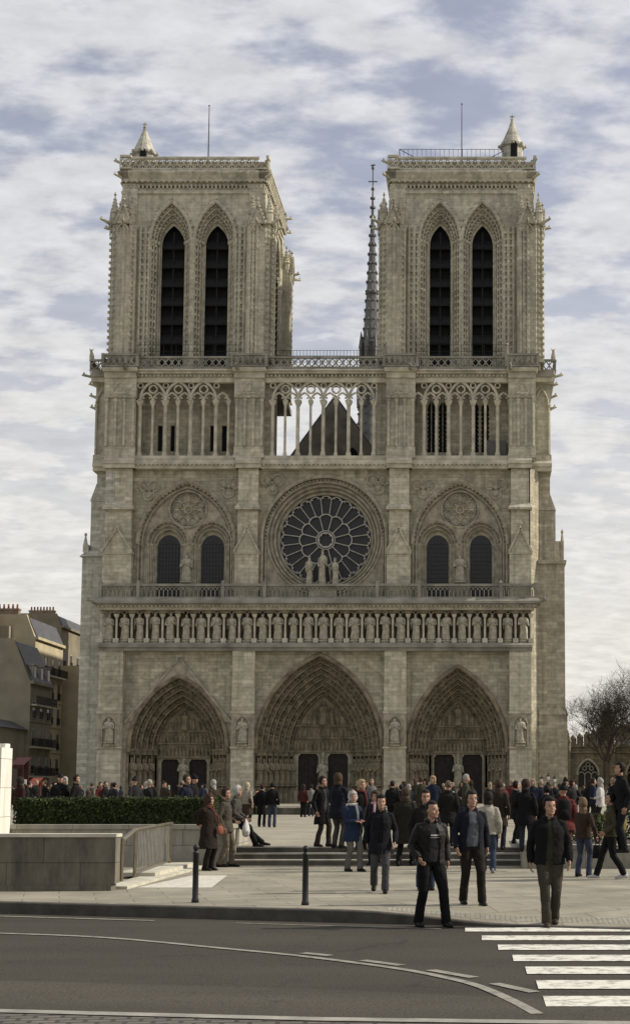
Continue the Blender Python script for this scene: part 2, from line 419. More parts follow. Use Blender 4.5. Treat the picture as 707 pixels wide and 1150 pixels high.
def asphalt(name, col, spk=.5, patch=.15):
    m, N, L, b = nt(name)
    t = N.new('ShaderNodeTexCoord')
    n = N.new('ShaderNodeTexNoise'); n.inputs['Scale'].default_value=38; n.inputs['Detail'].default_value=3; L.new(t.outputs['Object'], n.inputs['Vector'])
    n2 = N.new('ShaderNodeTexNoise'); n2.inputs['Scale'].default_value=.55; n2.inputs['Detail'].default_value=7
    mm = N.new('ShaderNodeMapping'); mm.inputs['Scale'].default_value=(.5,1.6,1); L.new(t.outputs['Object'], mm.inputs[0]); L.new(mm.outputs[0], n2.inputs['Vector'])
    a = N.new('ShaderNodeMapRange'); a.inputs[1].default_value=.3; a.inputs[2].default_value=.72; a.inputs[3].default_value=1-spk; a.inputs[4].default_value=1+spk; L.new(n.outputs[0], a.inputs[0])
    c = N.new('ShaderNodeMapRange'); c.inputs[1].default_value=.3; c.inputs[2].default_value=.7; c.inputs[3].default_value=1-patch; c.inputs[4].default_value=1+patch; L.new(n2.outputs[0], c.inputs[0])
    mu = N.new('ShaderNodeMath'); mu.operation='MULTIPLY'; L.new(a.outputs[0], mu.inputs[0]); L.new(c.outputs[0], mu.inputs[1])
    sc = N.new('ShaderNodeVectorMath'); sc.operation='SCALE'; sc.inputs[0].default_value=col; L.new(mu.outputs[0], sc.inputs['Scale'])
    vo = N.new('ShaderNodeTexVoronoi'); vo.feature='DISTANCE_TO_EDGE'; vo.inputs['Scale'].default_value=.62
    wv = N.new('ShaderNodeTexNoise'); wv.inputs['Scale'].default_value=2.5; wv.inputs['Detail'].default_value=6; L.new(t.outputs['Object'], wv.inputs['Vector'])
    va = N.new('ShaderNodeVectorMath'); va.operation='MULTIPLY_ADD'; L.new(wv.outputs['Color'], va.inputs[0]); va.inputs[1].default_value=(.9,.9,0); L.new(t.outputs['Object'], va.inputs[2]); L.new(va.outputs[0], vo.inputs['Vector'])
    cr = N.new('ShaderNodeMapRange'); cr.inputs[1].default_value=.0; cr.inputs[2].default_value=.009; cr.inputs[3].default_value=.68; cr.inputs[4].default_value=1; L.new(vo.outputs[0], cr.inputs[0])
    s2 = N.new('ShaderNodeVectorMath'); s2.operation='SCALE'; L.new(sc.outputs[0], s2.inputs[0]); L.new(cr.outputs[0], s2.inputs['Scale'])
    L.new(s2.outputs[0], b.inputs['Base Color']); b.inputs['Roughness'].default_value=.9; b.inputs['Specular IOR Level'].default_value=.2
    bp = N.new('ShaderNodeBump'); bp.inputs['Strength'].default_value=.6; bp.inputs['Distance'].default_value=.01
    L.new(n.outputs[0], bp.inputs['Height']); L.new(bp.outputs[0], b.inputs['Normal'])
    return m
M['asphalt'] = asphalt('worn_asphalt', (.047,.042,.032), .42)
M['asphalt2'] = asphalt('repaired_asphalt', (.058,.052,.040), .35, .2)
M['earth'] = plain('ground', (.20,.19,.16), .95, .2, .02, 0)
M['pave'] = paving('granite_slabs', (.24,.222,.172), (.29,.27,.212), (.17,.157,.12), 1.1, .55, radians(-16))
M['plaza'] = paving('plaza_slabs', (.26,.24,.185), (.295,.275,.215), (.21,.195,.15), 1.6, .8, 0, .25)
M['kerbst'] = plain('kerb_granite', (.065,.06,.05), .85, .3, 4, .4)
M['setts'] = paving('street_setts', (.10,.093,.08), (.14,.13,.11), (.05,.047,.04), .22, .13, radians(-6), .3, .02)
M['conc'] = plain('concrete_band', (.25,.24,.21), .9, .3, 3, .4)
def worn(name, col, under, lo=.40, hi=.60):
    m, N, L, b = nt(name)
    t = N.new('ShaderNodeTexCoord'); n = N.new('ShaderNodeTexNoise'); n.inputs['Scale'].default_value=6; n.inputs['Detail'].default_value=11; n.inputs['Roughness'].default_value=.7
    L.new(t.outputs['Object'], n.inputs['Vector'])
    mr = N.new('ShaderNodeMapRange'); mr.inputs[1].default_value=lo-.12; mr.inputs[2].default_value=hi-.1; L.new(n.outputs[0], mr.inputs[0])
    mx = N.new('ShaderNodeMix'); mx.data_type='RGBA'; L.new(mr.outputs[0], mx.inputs['Factor']); mx.inputs['A'].default_value=c4(under); mx.inputs['B'].default_value=c4(col)
    L.new(mx.outputs['Result'], b.inputs['Base Color']); b.inputs['Roughness'].default_value=.8
    return m
M['paint'] = worn('worn_white_paint', (.60,.59,.52), (.24,.23,.20), .50, .62)
M['paint2'] = worn('faded_white_paint', (.25,.24,.20), (.09,.083,.068), .40, .66)

def sheet(name, poly, z, mat, kind='structure'):
    me = bpy.data.meshes.new(name)
    tri = tessellate_polygon([[Vector((x,y,0)) for x,y in poly]])
    me.from_pydata([(x,y,z) for x,y in poly], [], [tuple(t) for t in tri]); me.update()
    bm = bmesh.new(); bm.from_mesh(me); bmesh.ops.recalc_face_normals(bm, faces=bm.faces)
    for f in bm.faces:
        if f.normal.z < 0: f.normal_flip()
    bm.to_mesh(me); bm.free()
    o = bpy.data.objects.new(name, me); COL.objects.link(o); me.materials.append(mat); tag(o, kind=kind); return o
sheet('ground', [(-2500,-600),(2500,-600),(2500,4000),(-2500,4000)], -.02, M['earth'])
sheet('road', [(-90,-158),(90,-158),(90,kerb_y(90)+.4),(-90,kerb_y(-90)+.4)], 0, M['asphalt'])
sheet('road_repair_strip', [(-60,-126.9-.2),(-60.01,-158),(60,-158),(60,-143.2),(17.3,-136.87),(14.4,-135.95),(11.3,-135.35),(0,-133.2)], .004, M['asphalt2'])
sheet('paved_gutter', [(-60,-158),(60,-158),(60,-141.5),(17.2,-138.25),(14.7,-137.98),(11.9,-137.5),(0,-135.4),(-60,-124.8-1)], .008, M['setts'])
# concrete band that edges the setts
bandpts = [(0,-135.28),(5,-136.2),(11.9,-137.38),(14.7,-137.84),(17.2,-138.05),(30,-139.2)]
sheet('concrete_band', [(x,y+.09) for x,y in bandpts]+[(x,y-.09) for x,y in reversed(bandpts)], .012, M['conc'])

# pavement with a dropped kerb at the crossing
NX=90; xs=[-90+ i*2.2 for i in range(44)]; xs=[x for x in xs if x<4]+[4+.25*i for i in range(76)]+[23+2.2*i for i in range(32)]
def hx(x):
    if x > 22: t=min(1,(x-22)/2.4); return .025+(.17-.025)*t
    return kerb_h(x)
vs=[];fs=[]
rows=[.16,.75,1.5]
for x in xs:
    ky=kerb_y(x)
    for r in rows: vs.append((x, ky+r, hx(x)+(PAVE-hx(x))*min(1,(r-.16)/1.3)))
    vs.append((x, max(-113.0,ky+3), PAVE))
R=len(rows)+1
for i in range(len(xs)-1):
    for j in range(R-1): a=i*R+j; fs.append((a,a+R,a+R+1,a+1))
me=bpy.data.meshes.new('pavement'); me.from_pydata(vs,[],fs); me.update(); me.materials.append(M['pave'])
pav=bpy.data.objects.new('pavement',me); COL.objects.link(pav); tag(pav,kind='structure')
mb=MB()
vs=[];fs=[]
for x in xs:
    ky=kerb_y(x); h=hx(x)
    vs+= [(x,ky,-.05),(x,ky,h-.015),(x,ky+.015,h),(x,ky+.165,h+.002),(x,ky+.165,-.05)]
for i in range(len(xs)-1):
    for j in range(4): a=i*5+j; fs.append((a,a+5,a+6,a+1))
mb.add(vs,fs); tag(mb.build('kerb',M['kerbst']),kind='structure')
# tactile strip of raised studs at the crossing
mb=MB(); 
for i in range(120):
    x=14.7+i*.07
    if x>22.2: break
    for j in range(5):
        y=kerb_y(x)+.36+j*.085
        z=hx(x)+(PAVE-hx(x))*min(1,(y-kerb_y(x)-.16)/1.3)
        mb.box(x,x+.038,y,y+.038,z-.01,z+.010)
M['tactile']=plain('tactile_studs',(.50,.48,.41),.8,.2,9,0)
tag(mb.build('tactile_strip',M['tactile']),kind='structure')
# painted markings
def stripe(mb, pts, w, z=.0085):
    L=[];Rr=[]
    for i,(x,y) in enumerate(pts):
        a=Vector(pts[max(0,i-1)]);b=Vector(pts[min(len(pts)-1,i+1)]);d=(b-a).normalized();n=Vector((-d.y,d.x))*w/2
        L.append((x+n.x,y+n.y,z));Rr.append((x-n.x,y-n.y,z))
    k=len(pts); mb.add(L+Rr,[(i,i+k,i+1+k,i+1) for i in range(k-1)])
def smooth_pts(P,n=6):
    out=[]
    for i in range(len(P)-1):
        p0=Vector(P[max(0,i-1)]);p1=Vector(P[i]);p2=Vector(P[i+1]);p3=Vector(P[min(len(P)-1,i+2)])
        for j in range(n):
            t=j/n; q=.5*((2*p1)+(p2-p0)*t+(2*p0-5*p1+4*p2-p3)*t*t+(3*p1-p0-3*p2+p3)*t**3); out.append((q.x,q.y))
    out.append(tuple(P[-1])); return out
mb=MB()
for k in range(7):
    d=13.2+1.12*k; yc=-150+d
    xl=[16.62,16.6,16.53,16.42,16.27,16.08,15.86][k]
    w=.64-.012*k
    stripe(mb,[(xl-.04,yc),(22.6,yc-.0)],w)
tag(mb.build('zebra_crossing_markings',M['paint']),kind='structure')
def gg(x,y):
    u=(x-537)/1650; v=(718-y)/1650; dy=cos(radians(5.9))-v*sin(radians(5.9)); dz=sin(radians(5.9))+v*cos(radians(5.9)); t=-1.85/dz
    return (16+u*t,-150+dy*t)
mb=MB()
stripe(mb,smooth_pts([(-30,-120.9),(0,-128.3),(8,-130.15),(9.78,-130.59),(11.31,-131.17),*[gg(*q) for q in ((250,1066),(340,1075),(444,1088.5),(500,1099),(537,1108.5),(573,1124),(603,1140))]]),.11)
stripe(mb,[(-30,-116.3),(8.94,-127.97),(11.37,-128.72)],.10)
stripe(mb,[(12.6,-129.1),(14.6,-129.72),(15.5,-130.0)],.05)
for a,b in (((340,1071.2),(371,1074.2)),((407,1079.5),(451,1085.2)),((483,1090.4),(532,1099)),((555,1105.6),(600,1115.5))):
    stripe(mb,[gg(*a),gg(*b)],.13)
tag(mb.build('lane_markings',M['paint2']),kind='structure')

# steps and plaza
mb=MB()
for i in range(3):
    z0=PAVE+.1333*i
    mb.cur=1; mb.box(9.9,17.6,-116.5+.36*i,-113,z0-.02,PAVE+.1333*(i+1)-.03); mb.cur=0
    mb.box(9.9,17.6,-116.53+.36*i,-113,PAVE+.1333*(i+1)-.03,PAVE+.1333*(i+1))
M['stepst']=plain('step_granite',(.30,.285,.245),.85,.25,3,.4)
tag(mb.build('steps',[M['stepst'],plain('shaded_riser_stone',(.10,.093,.078),.9,.35,3,.4)]),kind='structure')  # deep riser shade is painted in as a darker stone colour
sheet('plaza',[(9.88,-115.42),(17.65,-115.42),(17.65,-116.9),(90,-116.9),(90,40),(-90,40),(-90,-116.2),(9.88,-116.2)],PLAZA+.003,M['plaza'])
sheet('plaza_slab_joint_band',[(9.9,-92.0),(17.6,-92.0),(17.6,-91.4),(9.9,-91.4)],PLAZA+.007,M['conc'])
sheet('pale_paving_slab',[(10.05,-124.1),(11.35,-124.1),(11.0,-120.4),(10.3,-120.4)],PAVE+.004,M['tactile'])

# ================================================================== cathedral
ROOT = empty('cathedral', (0,1,PLAZA))
tag(ROOT,'huge pale limestone gothic cathedral with twin square towers, rose window and three deep portals','cathedral')
GZ=PLAZA-.05
BX=[(-22.85,-20.4),(-9.2,-6.9),(6.35,8.6),(19.15,21.4)]
# ---- lower wall with three portal openings
PORT=[dict(cx=-14.75,hw=5.0,ap=13.5,sp=6.1,no=5,dep=3.4,thw=2.75,tap=10.6,lint=5.25,dh=1.46,dw=.93,gable=15.35,xi=(-20.5,-9.1)),
      dict(cx=-.33,hw=6.45,ap=15.75,sp=6.0,no=7,dep=4.2,thw=3.1,tap=11.8,lint=5.85,dh=1.56,dw=1.06,gable=None,xi=(-7.0,6.45)),
      dict(cx=13.87,hw=5.0,ap=14.5,sp=6.1,no=6,dep=3.6,thw=2.75,tap=11.4,lint=5.75,dh=1.47,dw=1.05,gable=None,xi=(8.5,19.25))]
mb=MB(); YW=.75
for p in PORT:
    A=arch(p['cx'],p['hw'],p['sp'],p['ap'],14)
    x0,x1=p['xi']
    poly=[(x0,GZ),(p['cx']-p['hw'],GZ)]+A+[(p['cx']+p['hw'],GZ),(x1,GZ),(x1,16.3),(x0,16.3)]
    mb.plate(poly,[],YW,YW+.6)
o=mb.build('lower_wall',M['stone'],ROOT)
# base plinths
for i,(a,b) in enumerate(BX):
    mb=MB()
    mb.box(a,b,0,4.6,GZ,16.25)
    mb.box(a-.12,b+.12,-.12,1,GZ,1.9); mb.frust(a-.12,b+.12,-.12,1,1.9,a,b,0,1,2.1)
    # the niche with its statue
    zc=9.3; mb.box(a-.1,b+.1,-.18,.3,6.15,6.35); 
    mb.box(a-.08,b+.08,-.2,.3,9.7,9.95)
    bt=mb.build('buttress',M['stone_buttress'],ROOT)
    c=(a+b)/2; mb=MB()
    mb.plate([(a+.12,6.36),(b-.12,6.36),(b-.12,9.69),(a+.12,9.69)],[arch(c,.62,8.5,9.3,6)+[(c+.62,6.6),(c-.62,6.6)]],-.14,.02)
    mb.tube([(c-.7,-.2,6.4),(c-.7,-.2,8.6)],.09,6); mb.tube([(c+.7,-.2,6.4),(c+.7,-.2,8.6)],.09,6)
    mb.tube([(x,-.2,z) for x,z in arch(c,.72,8.5,9.45,6)],.09,6)
    mb.frust(c-.55,c+.55,-.45,.1,6.36,c-.4,c+.4,-.35,.1,6.75)
    mb.build('niche',M['carved'],bt)
# upper parts of the buttresses (rose level and gallery level)
BU=[(-22.95,-19.95),(-9.25,-6.8),(6.5,8.95),(19.2,21.45)]
for i,(a,b) in enumerate(BU):
    c=(a+b)/2; mb=MB()
    mb.box(a,b,.55,5,21.6,26.45); 
    a2,b2=a+.18,b-.18
    mb.box(a2,b2,.85,5,26.4,31.3); mb.frust(a-.1,b+.1,.45,1.6,31.2,a2,b2,.95,1.6,31.8); mb.box(a-.1,b+.1,.45,1.6,31.0,31.2)
    mb.box(a2,b2,.95,5,31.7,35.5)
    mb.box(a-.12,b+.12,.42,1.6,26.3,26.55)
    # gablet with finial
    mb.prism([(a+.0,26.55),(b,26.55),(c,28.9)],.45,1.3)
    mb.bar((a-.08,.4,26.5),(c,.4,29.0),.18,.25); mb.bar((b+.08,.4,26.5),(c,.4,29.0),.18,.25)
    mb.tube([(c,.45,28.9),(c,.45,29.9)],[.13,.05],6); mb.blob((c,.45,29.5),.25,.18,.14)
    mb.build('buttress',M['stone_buttress'],ROOT)
for i,(a,b) in enumerate([(-23.1,-19.95),(-9.5,-6.5),(6.4,9.3),(19.2,21.9)]):
    c=(a+b)/2; mb=MB(); w=b-a
    mb.box(a,b,.75,4,36.4,45.0)
    mb.box(a-.12,b+.12,.55,2,36.5,36.85); mb.box(a-.05,b+.05,.66,2,36.85,37.7)
    mb.box(a-.08,b+.08,.55,2,42.9,45.0)
    for k in range(4):
        xx=a+.18+(w-.36)*k/3; mb.tube([(xx,.58,37.7),(xx,.58,42.4)],.15,6); mb.frust(xx-.12,xx+.12,.5,.74,42.3,xx-.22,xx+.22,.4,.84,42.75)
        if k<3:
            xm=xx+(w-.36)/6; mb.tube([(x,.52,z) for x,z in arch(xm,(w-.36)/6,42.7,43.25,4)],.075,5)
    mb.tube([(x,.5,z) for x,z in arch(c,w*.25,43.4,44.5,6)],.09,5); mb.box(c-w*.25,c+w*.25,.45,.6,43.3,43.42)
    mb.blob((c,.54,43.85),.3,.12,.35)
    mb.build('buttress',M['tower_stone'],ROOT)

statue_profiles=[]
def statue_mesh(name, seed, h=2.75):
    rnd=random.Random(seed); mb=MB(); n=14
    P=[(.19,0),(.175,.12),(.155,.35),(.15,.5),(.165,.62),(.19,.72),(.185,.785),(.10,.83),(.055,.85)]
    vs=[]
    tw=rnd.uniform(-.25,.25); lean=rnd.uniform(-.04,.04)
    for i,(r,z) in enumerate(P):
        for j in range(n):
            t=2*pi*j/n+tw*z
            fold=1+(.10*cos(5*t+seed)+.06*cos(9*t+seed*2)) if i<7 else 1
            vs.append((r*fold*cos(t)*h+lean*sin(z*5)*h, r*.72*fold*sin(t)*h, z*h))
    fs=[(i*n+j,i*n+(j+1)%n,(i+1)*n+(j+1)%n,(i+1)*n+j) for i in range(len(P)-1) for j in range(n)]
    fs.append(tuple(reversed(range(n)))); fs.append(tuple((len(P)-1)*n+j for j in range(n)))
    mb.add(vs,fs)
    mb.blob((0,-.01*h,.905*h),.062*h,.07*h,.078*h,8,6)
    mb.blob((0,-.055*h,.86*h),.035*h,.03*h,.05*h,6,4)
    if seed%3: mb.lathe((0,0,.95*h),[(.062*h,0),(.075*h,.045*h),(.03*h,.04*h)],8)
    for s in (-1,1):
        e=rnd.uniform(.50,.6); hand=(s*rnd.uniform(.02,.10)*h,-.17*h,rnd.uniform(.5,.68)*h)
        mb.tube([(s*.16*h,0,.76*h),(s*.2*h,-.03*h,e*h),hand],[.055*h,.05*h,.03*h],6)
    if seed%2: mb.tube([(-.1*h,-.19*h,.4*h),(-.12*h,-.19*h,.78*h)],.012*h,5)
    mb.box(-.2*h,.2*h,-.17*h,.17*h,-.05*h,0)
    me=bpy.data.meshes.new(name); me.from_pydata(mb.v,[],mb.f); me.update(); me.materials.append(M['statue'])
    me.polygons.foreach_set('use_smooth',[True]*len(me.polygons))
    return me
SM=[statue_mesh('statue_form',s) for s in range(1,7)]
def place(name, me, loc, par, sc=1, rz=0, mat=None):
    o=bpy.data.objects.new(name, me); COL.objects.link(o); o.location=loc; o.scale=(sc,sc,sc); o.rotation_euler=(0,0,rz); setpar(o,par); return o
SD=[]
for q in SM:
    q=q.copy(); q.materials[0]=M['carved_dark']; SD.append(q)
for i,(a,b) in enumerate(BX): place('niche_statue',SM[i],((a+b)/2,-.2,6.8),ROOT,.9)

# ---- portals
for pi_,p in enumerate(PORT):
    cx,hw,ap,sp,no,dep=(p[k] for k in('cx','hw','ap','sp','no','dep'))
    mb=MB(); sp2=[]
    for i in range(no+1):
        t=i/no
        sp2.append((hw+(p['thw']-hw)*t, sp, ap+(p['tap']-ap)*t, YW-.02+dep*t))
    # hood mould then the stepped orders
    hood=jarch(cx,hw+.05,sp-.3,sp,ap+.12,16)
    mb.tube([(x,YW-.08,z) for x,z in hood],.24,8)
    orders(mb,cx,sp,sp2,.13,16)
    Rm=random.Random(pi_)
    for i in range(no):                       # figures of the archivolts
        h0,_,a0,y0=sp2[i]; h1,_,a1,y1=sp2[i+1]
        A=arch(cx,(h0+h1)/2,sp,(a0+a1)/2,40); acc=0; step=.95
        for q in range(1,len(A)):
            dx=A[q][0]-A[q-1][0]; dz=A[q][1]-A[q-1][1]; acc+=sqrt(dx*dx+dz*dz)
            if acc>step:
                acc=0; x,z=A[q]; ang=atan2(dx,dz) if x<cx else atan2(dx,dz)-pi
                ang = atan2(dx,dz)
                if x>cx: ang=atan2(-dx,-dz)
                s=.30+.05*Rm.random()
                old=mb.m; mb.m=Matrix.Translation((x,y1-.1,z))@Matrix.Rotation(ang,4,'Y')
                mb.blob((0,0,0),.17,.17,.30,6,4); mb.blob((Rm.uniform(-.04,.04),-.08,.34),.10,.11,.12,5,4)
                mb.frust(-.2,.2,-.16,.1,.46,-.13,.13,-.1,.1,.58); mb.blob((.12*Rm.choice((-1,1)),-.14,.05),.07,.07,.12,5,3)
                mb.m=old
    # jambs: splayed plinth, colonnettes
    mbj=MB()
    orders(mbj,cx,GZ,[(h,sp-.001,sp-.0005,y) for h,_,_,y in sp2],0,1) if False else None
    jambs=[]
    for s in (-1,1):
        mbj=MB(); jambs.append(mbj)
        for i in range(no):
            h0=sp2[i][0]; h1=sp2[i+1][0]; y0=sp2[i][3]; y1=sp2[i+1][3]
            xa,xb=cx+s*h0,cx+s*h1; lo,hi=min(xa,xb),max(xa,xb)
            mbj.box(lo,hi+ (0 if s>0 else 0),y1,y1+.5,GZ,sp)
            mbj.box(min(xa,xa+s*.3),max(xa,xa+s*.3),y0+.015,y1+.02,GZ,sp-.01)
            # plinth
            mbj.box(lo-.05,hi+.05,y0+.06,y1+.01,GZ,2.0); mbj.box(lo-.1,hi+.1,y0,y1+.012,2.0,2.2)
            # capital and canopy
            mbj.box(lo-.05,hi+.05,y0+.1,y1+.013,sp-.55,sp-.1); mbj.box(lo-.1,hi+.1,y0+.02,y1+.014,sp-.14,sp+.05)
            mbj.tube([(xb,y1-.12,2.2),(xb,y1-.12,sp-.5)],.1,6)
            mbj.blob(((xa+xb)/2,y1-.25,sp-.42),.22,.2,.16)
    mb.build('portal_archivolts',M['carved_dark'],ROOT) if False else None
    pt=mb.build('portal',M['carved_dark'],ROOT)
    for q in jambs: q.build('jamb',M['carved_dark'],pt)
    for s in (-1,1):
        for i in range(no):
            if pi_!=1 and i%1==0 and i>3: continue
            h0=sp2[i][0]; h1=sp2[i+1][0]; y1=sp2[i+1][3]
            o=place('jamb_statue',SD[(i+pi_)%6],(cx+s*(h0+h1)/2,y1-.22,2.45),pt,1.0,s*.3)
    yt=sp2[-1][3]
    # tympanum with rows of reliefs
    mt=MB(); T=arch(cx,p['thw']+.05,sp,p['tap']+.05,14)
    li=p['lint']
    mt.plate([(cx+p['thw']+.05,li),]+list(reversed(T))+[(cx-p['thw']-.05,li)][::1],[],yt,yt+.3)
    mt.box(cx-p['thw'],cx+p['thw'],yt-.25,yt,li,li+.25)
    mt.box(cx-p['thw'],cx+p['thw'],yt-.22,yt,li+1.45,li+1.62)
    mt.box(cx-p['thw']*.93,cx+p['thw']*.93,yt-.22,yt,li+2.75,li+2.9)
    for row,(zz,hh,k,wd) in enumerate(((li+.27,1.1,13,.93),(li+1.64,1.05,11,.86))):
        for q in range(k):
            mt.figure((cx+(q-(k-1)/2)*2*p['thw']*wd/k,yt-.1,zz),hh*Rm.uniform(.82,1),Rm.uniform(-.1,.1))
    big=(p['tap']-li-3.0)
    mt.figure((cx,yt-.12,li+2.92),big*.85,0,1.5)
    for s in (-1,1):
        mt.figure((cx+s*.95,yt-.1,li+2.92),big*.55,s*-.05); mt.figure((cx+s*1.55,yt-.1,li+2.92),big*.40,s*-.08)
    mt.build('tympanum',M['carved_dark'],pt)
    # door wall around two doors with a centre post
    md=MB(); hol=[]
    for s in (-1,1):
        c=cx+s*p['dh']; w=p['dw']; hol.append([(c-w,GZ+.02),(c+w,GZ+.02),(c+w,li-.45),(c+w*.75,li-.12),(c-w*.75,li-.12),(c-w,li-.45)])
    md.plate([(cx-p['thw']-.3,GZ),(cx+p['thw']+.3,GZ),(cx+p['thw']+.3,li),(cx-p['thw']-.3,li)],hol,yt,yt+.6)
    md.tube([(cx,yt-.12,GZ),(cx,yt-.12,li)],.24,8); md.box(cx-.35,cx+.35,yt-.4,yt,GZ,2.3)
    md.build('door_surround',M['carved'],pt)
    place('trumeau_statue',SM[pi_],(cx,yt-.38,2.45),pt,.95)
    for s in (-1,1):
        mdd=MB(); c=cx+s*p['dh']; w=p['dw']
        mdd.box(c-w-.05,c+w+.05,yt+.32,yt+.42,GZ,li)
        for q in range(6): mdd.box(c-w+.02+q*w/3,c-w+.02+q*w/3+w/3-.05,yt+.28,yt+.33,GZ+.1,li-.2)
        for z in (1.5,3.0,4.4): mdd.box(c-w,c+w,yt+.26,yt+.3,z,z+.09)
        mdd.build('door',M['door'],pt)
    if p['gable']:
        mg=MB(); g=p['gable']; zb=8.9
        A=arch(cx,hw+.12,sp,ap+.25,14); A=[q for q in A if q[1]>zb]
        outer=[(cx-5.35,zb),(cx,g),(cx+5.35,zb)]
        poly=[(cx-5.35,zb)]+[(A[0][0],zb)]+A+[(A[-1][0],zb),(cx+5.35,zb),(cx,g)]
        mg.plate(poly,[],YW-.16,YW+.1)
        mg.bar((cx-5.5,YW-.14,zb-.1),(cx+.02,YW-.14,g+.15),.2,.24); mg.bar((cx+5.5,YW-.14,zb-.1),(cx-.02,YW-.14,g+.15),.2,.24)
        mg.build('gable',M['carved'],pt)

# ---- gallery of kings
mb=MB()
mb.box(-23.0,21.6,-.05,1.5,20.4,20.75)
dentils(mb,-23.2,21.9,-.35,20.72,.2,.2,.2,.42)
KXs=[-22.0+i*1.5775 for i in range(28)]
Kc=[]
for i in range(29):
    x=KXs[0]-.789+i*1.5775
    mb.tube([(x,.22,17.35),(x,.22,19.7)],.115,8); mb.box(x-.27,x+.27,-.1,.5,17.0,17.45)
    mb.frust(x-.14,x+.14,.06,.36,19.6,x-.26,x+.26,-.08,.5,19.95)
hd=MB()
for x in KXs:
    A=[(x-.55,19.9)]+arch(x-.0,.55,19.75,20.3,4)[1:-1]+[(x+.55,19.9)]
    hd.plate([(x-.79,19.93),(x-.6,19.93)]+arch(x,.59,19.93,20.33,4)+[(x+.6,19.93),(x+.79,19.93),(x+.79,20.4),(x-.79,20.4)][0:],[],.2,.5)
    for q in (-.36,0,.36): hd.tube([(x+q+.2*cos(pi*k/4),.14,19.98+(.16 if q==0 else 0)+.2*sin(pi*k/4)) for k in range(5)],.06,5)
    mb.box(x-.3,x+.3,.1,.75,16.98,17.2)
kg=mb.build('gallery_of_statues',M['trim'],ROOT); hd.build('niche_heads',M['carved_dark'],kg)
mb=MB(); mb.box(-22.8,21.35,2.1,2.6,16.9,20.4); mb.build('niche_back',M['carved_dark'],kg)  # recess shade behind the kings painted in by the dark material
mb=MB(); string(mb,-22.95,21.5,0,16.15,17.0,.35,2.5); mb.build('sill_course',M['ledge'],kg)
mb=MB(); mb.box(-23.3,22.0,-.4,1.5,20.75,21.0); mb.box(-23.6,22.4,-.7,1.6,21.0,21.25)
mb.frust(-23.6,22.4,-.7,1.6,21.25,-23.3,22.1,-.35,1.6,21.6); mb.build('cornice',M['ledge'],kg)
for i,x in enumerate(KXs): place('king_statue',SM[(i*5+i//3)%6],(x+random.uniform(-.04,.04),.48,17.25),kg,random.uniform(1.02,1.10),random.uniform(-.4,.4)).scale.x*=random.uniform(.78,.95)
# ---- balustrade over the kings
mb=MB()
def balus(mb,x0,x1,y):
    mb.box(x0,x1,y-.14,y+.14,22.85,23.1); mb.box(x0,x1,y-.12,y+.12,21.6,21.75)
    k=round((x1-x0)/.44); st=(x1-x0)/k
    for i in range(k):
        x=x0+(i+.5)*st; mb.tube([(x,y,21.75),(x,y,22.5)],.06,5)
        mb.tube([(x+a,y,z) for a,z in arch(0,st/2,22.45,22.8,3)],.06,4)
for (a,b) in [(-22.9,-19.0),(-19.0,-10.3),(-10.3,-6.0),(-6.0,5.6),(5.6,9.9),(9.9,18.3),(18.3,21.9)]:
    y=-.1 if (b-a)<5 else .05
    balus(mb,a+.15,b-.15,y)
    for e in ((a,b) if a<-22 else (b,)): mb.box(e-.17,e+.17,-.28,.3,21.6,23.2); mb.frust(e-.2,e+.2,-.3,.32,23.2,e-.05,e+.05,-.05,.05,23.45)
mb.build('balustrade',M['ledge'],ROOT)

# ---- rose level walls
RC=(-.1,28.17)
YR=1.55
mb=MB()
W1=[(-20.1,21.5),(-9.1,21.5),(-9.1,35.7),(-20.1,35.7)]
mb.plate(W1,[list(reversed(arch(-14.5,5.0,27.5,34.05,14)))+[(-19.5,21.9),(-9.5,21.9)]],YR,YR+.5)
mb.plate([(-7,21.5),(6.7,21.5),(6.7,35.7),(-7,35.7)],[list(reversed(arch(RC[0],6.35,RC[1],RC[1]+6.35,16)))+[(RC[0]-6.35,21.9),(RC[0]+6.35,21.9)]],YR,YR+.5)
mb.plate([(8.8,21.5),(19.4,21.5),(19.4,35.7),(8.8,35.7)],[list(reversed(arch(14.05,4.9,27.5,34.05,14)))+[(9.15,21.9),(18.95,21.9)]],YR,YR+.5)
mb.box(-22.8,21.35,5.0,5.5,21,36)
mb.build('upper_wall',M['stone'],ROOT)
